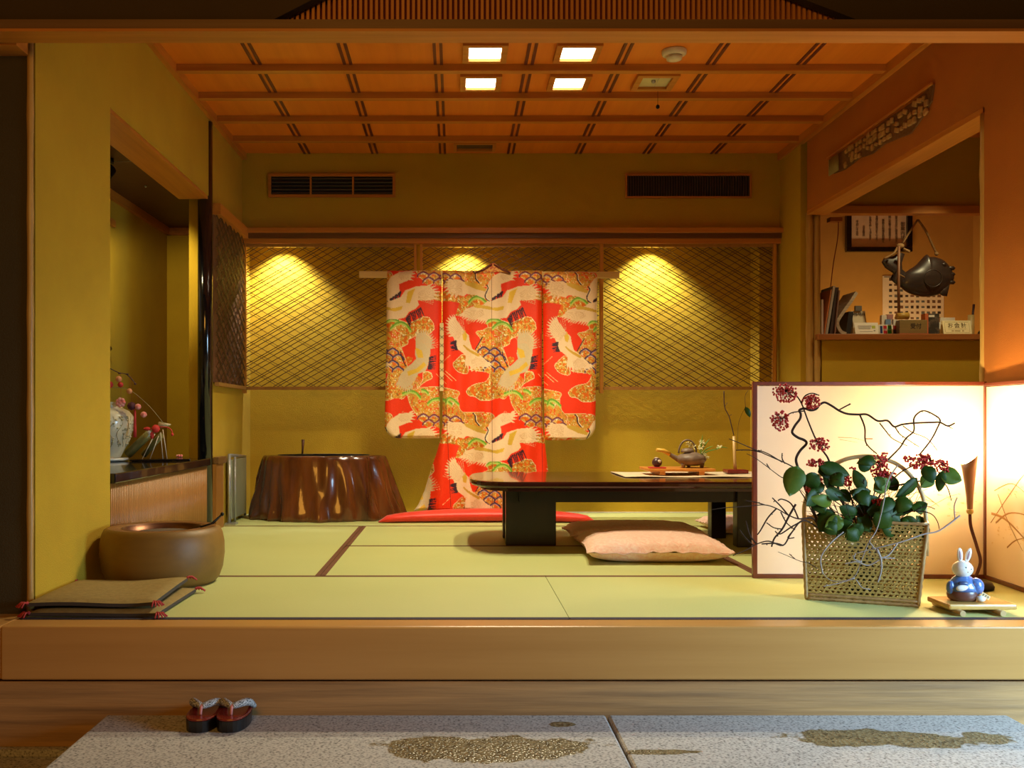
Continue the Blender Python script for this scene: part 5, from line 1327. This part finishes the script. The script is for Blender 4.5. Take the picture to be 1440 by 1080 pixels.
# ------------------------------------------------------------------ reception shelf
SZ = 1.1845; SD = 6.08; sc = SD/F
def X_(x, D=SD): return PX(x, D)
def H_px(y, D=SD): return PZ(y, D)
def slab(name, x0, x1, y0, D0, dth, m, lab, cat, group=None, lean=0., bev=.0015):
    """item standing on the shelf: photo x range, photo top y, depth thickness"""
    h = PZ(y0,D0)-SZ; t = MB(); X0, X1 = PX(x0,D0), PX(x1,D0)
    t.add([(X0,D0,SZ+.0005),(X1,D0,SZ+.0005),(X1,D0+dth,SZ+.0005),(X0,D0+dth,SZ+.0005),(X0+lean,D0,SZ+h),(X1+lean,D0,SZ+h),(X1+lean,D0+dth,SZ+h),(X0+lean,D0+dth,SZ+h)],
          [(0,3,2,1),(4,5,6,7),(0,1,5,4),(1,2,6,5),(2,3,7,6),(3,0,4,7)])
    return tag(t.build(name, m, bevel=bev), lab, cat, group)
Gm = 'magazines leaning at the left of the shelf'
slab('magazine', 1155, 1158, 421, 6.06, .17, mat('lilac_paper', (.62,.52,.50), .5), 'pale lilac booklet upright at the far left of the shelf', 'magazine', Gm)
slab('magazine', 1158.4, 1160, 407, 6.07, .2, mat('orange_cover', (.62,.22,.08), .5), 'tall orange magazine leaning left of the grey newspaper', 'magazine', Gm, lean=.045)
slab('magazine', 1160.5, 1164, 402, 6.07, .2, mat('grey_newsprint', (.40,.37,.33), .8), 'grey newspaper leaning left of the black magazine', 'magazine', Gm, lean=.050)
slab('magazine', 1166.5, 1171, 404, 6.08, .2, mat('dark_cover', (.06,.04,.04), .4), 'black magazine leaning beside the grey newspaper', 'magazine', Gm, lean=.040)
slab('magazine', 1173, 1175, 408, 6.07, .2, mat('brown_cover', (.22,.12,.09), .5), 'thin brown magazine leaning at the right of the stack', 'magazine', Gm, lean=.030)
nb = spline([P(1190,469.5,6.08),P(1182,465,6.08),P(1178,453,6.08),P(1186,439,6.08),P(1196,425,6.08),P(1205,411,6.08)], 6)
m = MB()
for i in range(len(nb)-1):
    a, b_ = nb[i], nb[i+1]; m.bar(a+Vector((0,.10,0)), b_+Vector((0,.10,0)), .2, .020, Vector((b_.z-a.z,0,a.x-b_.x)))
zz_min = min(v[2] for v in m.v); m.v = [(x, y, z+(SZ+.0006-zz_min if zz_min < SZ else 0)) for x, y, z in m.v]
tag(m.build('folded_newspaper', mat('newsprint', (.48,.40,.30), .8, col2=(.30,.24,.18), scale=(8,8,80))), 'curled folded newspaper slumped beside the magazines', 'newspaper')
slab('black_folder', 1189, 1196, 438, 6.12, .15, mat('black_card', (.02,.015,.015), .5), 'black folder leaning under the curled newspaper', 'folder', lean=.02)
cl = thing('desk_calendar', (X_(1209,6.2),6.2,SZ), 'small cream desk calendar with fringe of dark marks behind the card', 'calendar')
m = MB(); X0, X1 = X_(1199,6.2), X_(1218,6.2)
m.prism([(6.17,SZ+.0006),(6.26,SZ+.0006),(6.215,PZ(437,6.2))], X0, X1, 'x').build('easel', mat('cream_card', (.66,.56,.38), .6), cl)
bx(X_(1203,6.2),X_(1212,6.2),6.20,6.22,PZ(437.2,6.2),PZ(430,6.2)).build('display', mat('grey_display', (.14,.13,.12), .4), cl)
m = MB()
for k in range(8):
    X = X0+.008+k*.0098; z1 = PZ(439,6.2)-.004; m.obox((X,6.2045,z1-.008), (.0035,.002,.014+.006*(k % 3)), Matrix.Rotation(-.33,3,'X'))
m.build('marks', M_ink, cl)
def card(name, x0, x1, y0, D, m, lab, cat, lean=.22, group=None):
    X0, X1 = PX(x0,D), PX(x1,D); h = PZ(y0,D)-SZ
    t = thing(name, ((X0+X1)/2,D,SZ), lab, cat, group)
    R = Matrix.Rotation(-lean, 3, 'X'); c = Vector(((X0+X1)/2, D+h*.5*math.tan(lean), SZ+h/2+.001))
    MB().obox(c, (X1-X0,.002,h/math.cos(lean)-.001), R).build('card', m, t)
    MB().obox(c+Vector((0,.028,0)), (X1-X0,.002,h/math.cos(lean)-.001), Matrix.Rotation(lean*.7, 3, 'X')).build('card_back', m, t)
    return t, c, R
M_cardw = mat('white_card', (.85,.82,.72), .5); M_cardc = mat('cream_card_sign', (.88,.78,.46), .5)
t, c, R = card('card_sign', 1203, 1236, 453.5, 6.04, M_cardw, 'white card sign with grey lines and a green mark on the shelf', 'sign')
def marks(t, c, R, items, m, nm='printed_marks'):
    mm = MB()
    for (dx, dz, w, h) in items: mm.obox(c+R@Vector((dx,-.0015,dz)), (w,.0008,h), R)
    mm.build(nm, m, t)
marks(t, c, R, [(-.012,.016,.085,.006),(-.014,.006,.08,.004),(-.014,-.001,.075,.004),(-.004,-.02,.08,.0025)], mat('grey_print', (.38,.36,.34), .7))
marks(t, c, R, [(.044,.010,.022,.018)], mat('green_print', (.45,.52,.06), .7), 'green_mark'); marks(t, c, R, [(.048,-.014,.010,.004)], M_ink, 'dark_mark')
t, c, R = card('payment_card_sign', 1236.5, 1256, 456.5, 6.05, M_cardw, 'small white sign with upright blue, red and green logo bars', 'sign', .1)
marks(t, c, R, [(-.030,0,.016,.048)], mat('navy_print', (.03,.05,.16), .4), 'blue_bar'); marks(t, c, R, [(-.006,0,.022,.052)], mat('red_print', (.45,.02,.03), .4), 'red_bar'); marks(t, c, R, [(.022,0,.024,.052)], mat('green_bar_print', (.03,.32,.05), .4), 'green_bar')
marks(t, c, R, [(-.006,.0,.018,.012),(.022,.002,.020,.012)], M_cardw, 'logo_letters')
Gb = 'tiny boxes and stickers behind the logo sign'
for (x0, x1, y0, y1, D, col, lab) in ((1240,1247,456,443,6.14,(.75,.70,.62),'tiny white box at the left behind the logo sign'), (1245.5,1253,458,449,6.13,(.18,.30,.52),'tiny blue box behind the logo sign'),
                             (1248,1256,449,442,6.15,(.40,.20,.20),'tiny brownish box on top of the blue one'), (1256.5,1262,458,449,6.12,(.78,.74,.68),'tiny white card right of the blue box'),
                             (1256.5,1262.5,463.5,458,6.12,(.45,.05,.05),'tiny red card under the white one'), (1256.5,1262.5,469.7,463.5,6.12,(.05,.03,.04),'tiny black card at the bottom beside the logo sign')):
    zb = PZ(y0,D) if y0 < 469 else SZ+.0006
    if lab.startswith(('tiny white box','tiny blue')): zb = SZ+.0006
    tag(bx(PX(x0,D),PX(x1,D),D,D+.03,zb+.0004,PZ(y1,D)).build('small_box', mat('box_'+str(int(x0*10+y0)), col, .5)), lab, 'box', Gb)
ws = thing('wooden_plaque', (X_(1283,6.1),6.1,SZ), 'dull olive wooden plaque with two dark characters on a red base', 'sign')
bx(X_(1262,6.07),X_(1304,6.07),6.05,6.16,SZ+.0005,SZ+.009).build('red_base', mat('red_lacquer_base', (.50,.06,.03), .35), ws)
bx(X_(1264,6.08),X_(1303,6.08),6.07,6.12,SZ+.0095,PZ(450,6.08)).build('block', wood('olive_block', (.26,.18,.06), (.20,.13,.045), 'x', .5), ws, bevel=.002)
text('plaque_writing', '受付', .036, face_cam(X_(1288,6.07),6.069,PZ(459,6.07)), M_ink, ws)
ml = thing('wooden_mallet', (X_(1264,6.02),6.0,PZ(449,6.02)), 'thin wooden mallet with ochre head hanging before the carved fish', 'mallet')
bx_ = MB().tube([P(1264,346,6.0),P(1263.5,400,6.0),P(1264,440,6.0)], .0085, 12); bx_.build('handle', wood('red_brown_stick', (.24,.10,.04), (.18,.07,.03), 'z', .5), ml)
MB().tube([P(1261,445,5.99),P(1277,444,5.99)], [.020,.022], 18).build('head', mat('ochre_wood', (.50,.30,.05), .5), ml)
# carved fish gong with ropes
gf = thing('fish_gong', P(1300,390,6.12), 'dark carved wooden fish gong hanging by ropes under the rail', 'gong')
M_fish = mat('dark_carved_wood', (.042,.026,.02), .35, col2=(.028,.017,.013), scale=(6,6,30), coat=.2)
FD = 6.14
k = 190/1440.
fp = lambda x, y: (1160+x*k, 300+y*k)
body = [fp(*q) for q in ((870,618),(960,560),(1020,500),(1080,440),(1110,462),(1180,468),(1260,500),(1320,560),(1365,640),(1375,700),(1330,760),(1280,820),(1200,870),(1100,890),(1000,885),(900,855),(820,800),(800,740),(830,660))]
def inflate(poly, D, th, mname, parent, mt, n=9):
    xs = np.array(poly); c = xs.mean(0); vs = []; m = MB(); N_ = len(poly)
    for sgn in (-1, 1):
        for j in range(n+1):
            s = math.cos(j/n*PI/2); d = th*math.sin(j/n*PI/2)
            for p in poly:
                q = c+(np.array(p)-c)*s; a = P(q[0], q[1], D); vs.append((a[0], D+sgn*d, a[2]))
    fs = []
    for b in (0, 1):
        o = b*(n+1)*N_
        for j in range(n):
            for i in range(N_): fs.append((o+j*N_+i, o+j*N_+(i+1) % N_, o+(j+1)*N_+(i+1) % N_, o+(j+1)*N_+i))
    m.add(vs, fs, True); return m.build(mname, mt, parent, weld=True)
inflate([tuple(p) for p in smooth(body, 3)], FD, .055, 'body', gf, M_fish)
tail = [fp(*q) for q in ((870,640),(825,600),(820,520),(850,430),(790,410),(740,450),(620,490),(605,520),(640,580),(730,640),(735,680),(700,705),(760,760),(830,800),(880,760))]
inflate(tail, FD, .022, 'tail', gf, M_fish)
fin = [fp(*q) for q in ((1230,800),(1330,740),(1320,800),(1300,885),(1255,880),(1210,850))]; inflate(fin, FD-.01, .018, 'fin', gf, M_fish)
for y in (585, 650, 735): inflate([fp(*q) for q in ((1310,y-18),(1370,y-22),(1392,y),(1372,y+22),(1310,y+20))], FD-.012, .016, 'lip', gf, M_fish)
ring = [P(*fp(1110+95*math.cos(a), 705+90*math.sin(a)), FD) for a in np.linspace(0, 2*PI, 28, endpoint=False)]
MB().tube([(x, FD-.052, z) for x, y, z in ring], .0035, 6, closed=True).build('carved_ring', M_fish, gf)
MB().ball((PX(fp(1240,555)[0],FD), FD-.038, PZ(fp(1240,555)[1],FD)), .012, 14, 10, (1.3,.6,1)).build('eye', M_fish, gf)
M_rope = mat('straw_rope', (.34,.19,.07), .9, scale=(90,90,90), bump=.5)
m = MB().tube(spline([P(1290.5,309,6.10),P(1280,325,6.10),P(1269,343,6.10)]), .006, 8).tube(spline([P(1291,309,6.10),P(1302,325,6.11),P(1309,340,6.12),P(1317,357,6.14)]), .007, 8)
m.ball(P(1266,346,6.08), .02, 10, 8, (1.3,.9,.9)).tube(spline([P(1262,348,6.06),P(1256,357,6.06),P(1243,364,6.07)]), .007, 8).tube([P(1270,350,6.06),P(1279,354,6.05)], .009, 8).ball(P(1317,357,6.13), .013, 8, 6)
m.tube(spline([P(1265,350,6.045),P(1264,375,6.045),P(1265,405,6.045)]), .004, 6).tube([P(1265,386,6.05),P(1272,390,6.055)], .004, 6)
m.build('rope', M_rope, gf)
# picture stand, cards, cup, bell
pb = thing('photo_stand', (X_(1313),6.1,SZ), 'dark photo card in a stand with orange edge beside the plaque', 'card stand')
bx(X_(1306),X_(1322),6.09,6.10,SZ+.0006,PZ(441,6.09)).build('picture', mat('dark_photo', (.05,.045,.04), .3, col2=(.22,.16,.12), scale=(25,25,25), lo=.5, hi=.7), pb)
bx(X_(1301.5),X_(1306),6.085,6.14,SZ+.0006,PZ(441,6.09)).build('edge', mat('orange_edge', (.62,.16,.06), .4), pb)
bx(X_(1307),X_(1315),6.088,6.0895,PZ(446,6.09),PZ(443,6.09)).build('title_mark', M_white, pb)
t = tag(bx(X_(1322.5),X_(1327),6.1,6.13,SZ+.0006,PZ(453,6.1)).build('small_card', M_cardw), 'narrow white card left of the cream sign', 'card')
t = tag(bx(PX(1322,6.25),PX(1343,6.25),6.25,6.31,SZ+.0006,PZ(446.5,6.25)).build('paper_stack', M_cardw), 'low white box standing behind the cream sign', 'box')
t, c, R = card('card_sign', 1327, 1367, 450.5, 6.04, M_cardc, 'cream card sign with three dark characters at the right of the shelf', 'sign')
Mx = Matrix.Translation(c+R@Vector((0,-.0018,.012))) @ R.to_4x4() @ Matrix.Rotation(PI/2, 4, 'X')
text('sign_writing', 'お会計', .036, Mx, mat('brown_ink', (.10,.06,.02), .7), t, spacing=1.35)
marks(t, c, R, [(0,-.010,.115,.0014),(-.03,-.022,.014,.005),(.0,-.022,.035,.005),(.035,-.022,.012,.006)], mat('soft_ink', (.35,.25,.10), .7))
marks(t, c, R, [(0,.036,.15,.0012),(0,-.034,.15,.0012),(-.077,0,.0012,.06),(.077,0,.0012,.06)], mat('soft_ink', (.35,.25,.10), .7), 'border_line')
cu = thing('bamboo_cup', (X_(1365.5,6.2),6.2,SZ), 'short yellow bamboo cup at the right of the shelf', 'cup')
MB().lathe([(.019,.0006),(.020,.02),(.020,PZ(443,6.2)-SZ),(.016,PZ(443,6.2)-SZ),(.016,.02)], (X_(1365.5,6.2),6.2,SZ), 20).build('wall', mat('yellow_cup', (.66,.50,.20), .4), cu)
pn = thing('pen', (X_(1366,6.2),6.2,SZ+.03), 'dark pen standing in the bamboo cup', 'pen')
MB().tube([(PX(1365.5,6.2),6.2,SZ+.022),(PX(1369.5,6.2),6.2,PZ(428,6.2))], [.005,.0075], 10).build('barrel', mat('plum_pen', (.07,.025,.035), .4), pn)
MB().lathe([(.028,.0006),(.027,.012),(.020,.026),(.008,.032),(.002,.033)], (X_(1381.5,6.05),6.05,SZ), 24).build('desk_bell', M_blackm)
tag(bpy.data.objects['desk_bell'], 'small black dome-shaped bell near the right end of the shelf', 'bell')
t = tag(MB().add([(PX(1383,6.1),6.1,SZ+.0006),(PX(1400,6.1),6.1,SZ+.0006),(PX(1400,6.1),6.12,PZ(452,6.1)),(PX(1381,6.1),6.12,PZ(452,6.1)),(PX(1383,6.1),6.102,SZ+.0006),(PX(1400,6.1),6.102,SZ+.0006),(PX(1400,6.1),6.122,PZ(452,6.1)),(PX(1381,6.1),6.122,PZ(452,6.1))],
    [(0,1,2,3),(7,6,5,4),(0,4,5,1),(1,5,6,2),(2,6,7,3),(3,7,4,0)]).build('card_sign', M_cardc), 'cream card cut off by the orange wall at the shelf end', 'sign')
# cord from bracket
cd = thing('pull_cord', P(1178,310,6.25), 'dark red cord hanging from a small bracket left of the framed notice', 'cord')
bx(PX(1166,6.3),PX(1183,6.3),6.28,6.34,PZ(312,6.3),PZ(306,6.3)).build('bracket', M_cedar, cd)
MB().tube(spline([P(1179,312,6.29),P(1178,335,6.29),P(1172,370,6.29),P(1168,404,6.29)]), .003, 6).build('cord', M_cord, cd)
# framed notice
WD = 6.948
fr_ = thing('framed_notice', (PX(1232,WD),WD-.03,PZ(355,WD)), 'black framed notice with columns of small writing, hung behind the rail', 'picture frame')
x0, x1, z0, z1 = PX(1188,WD), PX(1280,WD), PZ(355,WD), PZ(285,WD)
frame(x0,x1,z0,z1,WD-.04,WD-.001,.035).build('frame', M_black, fr_, bevel=.004)
bx(x0+.03,x1-.03,WD-.012,WD-.006,z0+.03,z1-.03).build('paper', mat('pinkish_paper', (.85,.72,.66), .25, coat=.3), fr_)
cols_ = ['御案内状', '此度は当店に御来店頂き', '誠に有難う御座居ます', '季節の料理を取揃え', '皆様の御来店を心より', 'お待ち申し上げます', '店主敬白', '平成二十五年']
for i, s in enumerate(cols_):
    X = x1-.06-i*.047; text('notice_writing', '\n'.join(s), .034 if i == 0 else .021, face_cam(X, WD-.0135, (PZ(308,WD)+z0)/2+.03+(.02 if i % 3 else .0)), mat('notice_ink', (.10,.06,.05), .7), fr_, line=.9 if i else .95)
# poster with small pictures
po = thing('photo_poster', (PX(1284,WD),WD,PZ(455,WD)), 'white poster with rows of tiny pictures behind the carved fish', 'poster')
bx(PX(1241,WD),PX(1327,WD),WD-.003,WD-.001,PZ(462,WD),PZ(388,WD)).build('sheet', mat('poster_paper', (.92,.82,.76), .6), po)
mats3 = [mat('pic_dark', (.06,.04,.035), .6), mat('pic_blue', (.16,.18,.22), .6), mat('pic_brown', (.20,.11,.08), .6)]
mm3 = [MB(), MB(), MB()]; r = random.Random(8)
for i in range(10):
    for j in range(8):
        px, py = 1252+i*7.6, 393+j*7.8
        if px > 1322 or (i > 1 and j < 1): continue
        w, h = r.uniform(3.6,5.2), r.uniform(2.4,4.2); mm3[r.randrange(3)].box(PX(px-w/2,WD),PX(px+w/2,WD),WD-.0042,WD-.0032,PZ(py+h/2,WD),PZ(py-h/2,WD))
for a, b_ in zip(mm3, mats3): a.build('picture_cells', b_, po)
bx(PX(1243,WD),PX(1266,WD),WD-.0042,WD-.0032,PZ(390.2,WD),PZ(389,WD)).build('header_line', mats3[1], po)
tag(bx(PX(1377,6.9),PX(1388,6.9),6.88,6.949,PZ(344,6.9),PZ(340,6.9)).build('wall_bracket', M_cedar), 'tiny wooden peg on the tan wall at the far right', 'peg')

# ================================================================== LIGHT
def area(name, loc, tgt, sx, sy, e, col, spread=None):
    l = bpy.data.lights.new(name, 'AREA'); l.shape = 'RECTANGLE'; l.size = sx; l.size_y = sy; l.energy = e; l.color = col
    if spread: l.spread = spread
    o = bpy.data.objects.new(name, l); COL.objects.link(o); o.location = loc
    o.rotation_euler = (Vector(tgt)-Vector(loc)).to_track_quat('-Z','Y').to_euler(); return o
def spot(name, loc, tgt, e, col, size, blend, r=.02):
    l = bpy.data.lights.new(name, 'SPOT'); l.energy = e; l.color = col; l.spot_size = size; l.spot_blend = blend; l.shadow_soft_size = r
    o = bpy.data.objects.new(name, l); COL.objects.link(o); o.location = loc
    o.rotation_euler = (Vector(tgt)-Vector(loc)).to_track_quat('-Z','Y').to_euler(); return o
WARM = (1,.80,.40)
for x in (400, 652, 912):
    X = PX(x,DW); spot('niche_downlight', (X,6.555,1.905), (X,6.63,.9), 72, (1,.96,.84), 1.80, .75, .012)
spot('alcove_spot', (-1.78,5.06,1.80), (-1.84,6.8,.95), 34, (1,.84,.42), 1.2, .6, .03)
spot('alcove_fill', (-1.76,4.84,1.84), (-1.82,5.15,.43), 11, (1,.84,.42), 1.3, .7, .03)
area('reception_lamp', (2.95,6.45,.75), (2.95,6.95,1.35), .8, .1, 7, (1,.62,.22))
spot('kimono_fill', (.37,4.86,2.40), (.25,6.3,.95), 40, (1,.80,.46), .95, .5, .03)  # spot added between the ceiling fittings to brighten the kimono
spot('hall_downlight', (3.10,5.45,2.38), (2.85,6.03,1.2), 42, (1,.84,.45), .95, .7, .03)
area('entrance_daylight', (3.0,2.0,.6), (1.45,2.95,-.2), .8, 1.0, 33, (.45,.74,1.0), spread=1.6)
area('entrance_warm_fill', (-.5,-.3,1.95), (.1,3.04,-.1), 1.4, .8, 36, (1,.44,.06))  # unseen warm fill, added to brighten the front step
w = bpy.data.worlds.new('world'); scene.world = w; w.use_nodes = True
w.node_tree.nodes['Background'].inputs[0].default_value = (1,.62,.30,1); w.node_tree.nodes['Background'].inputs[1].default_value = .035

# ================================================================== CAMERA
cam = bpy.data.cameras.new('camera'); co = bpy.data.objects.new('camera', cam); COL.objects.link(co)
co.location = (0,0,EH); co.rotation_euler = (PI/2,0,0)
cam.sensor_fit = 'HORIZONTAL'; cam.sensor_width = 36; cam.lens = 36*F/1440
cam.shift_x = (720-CX)/1440.; cam.shift_y = (CY-540)/1440.
cam.clip_start = .05
scene.camera = co
vs = scene.view_settings; vs.view_transform = 'Standard'; vs.look = 'None'; vs.gamma = 1; vs.use_curve_mapping = False; vs.exposure = 0.
scene.cycles.max_bounces = 8; scene.cycles.diffuse_bounces = 5
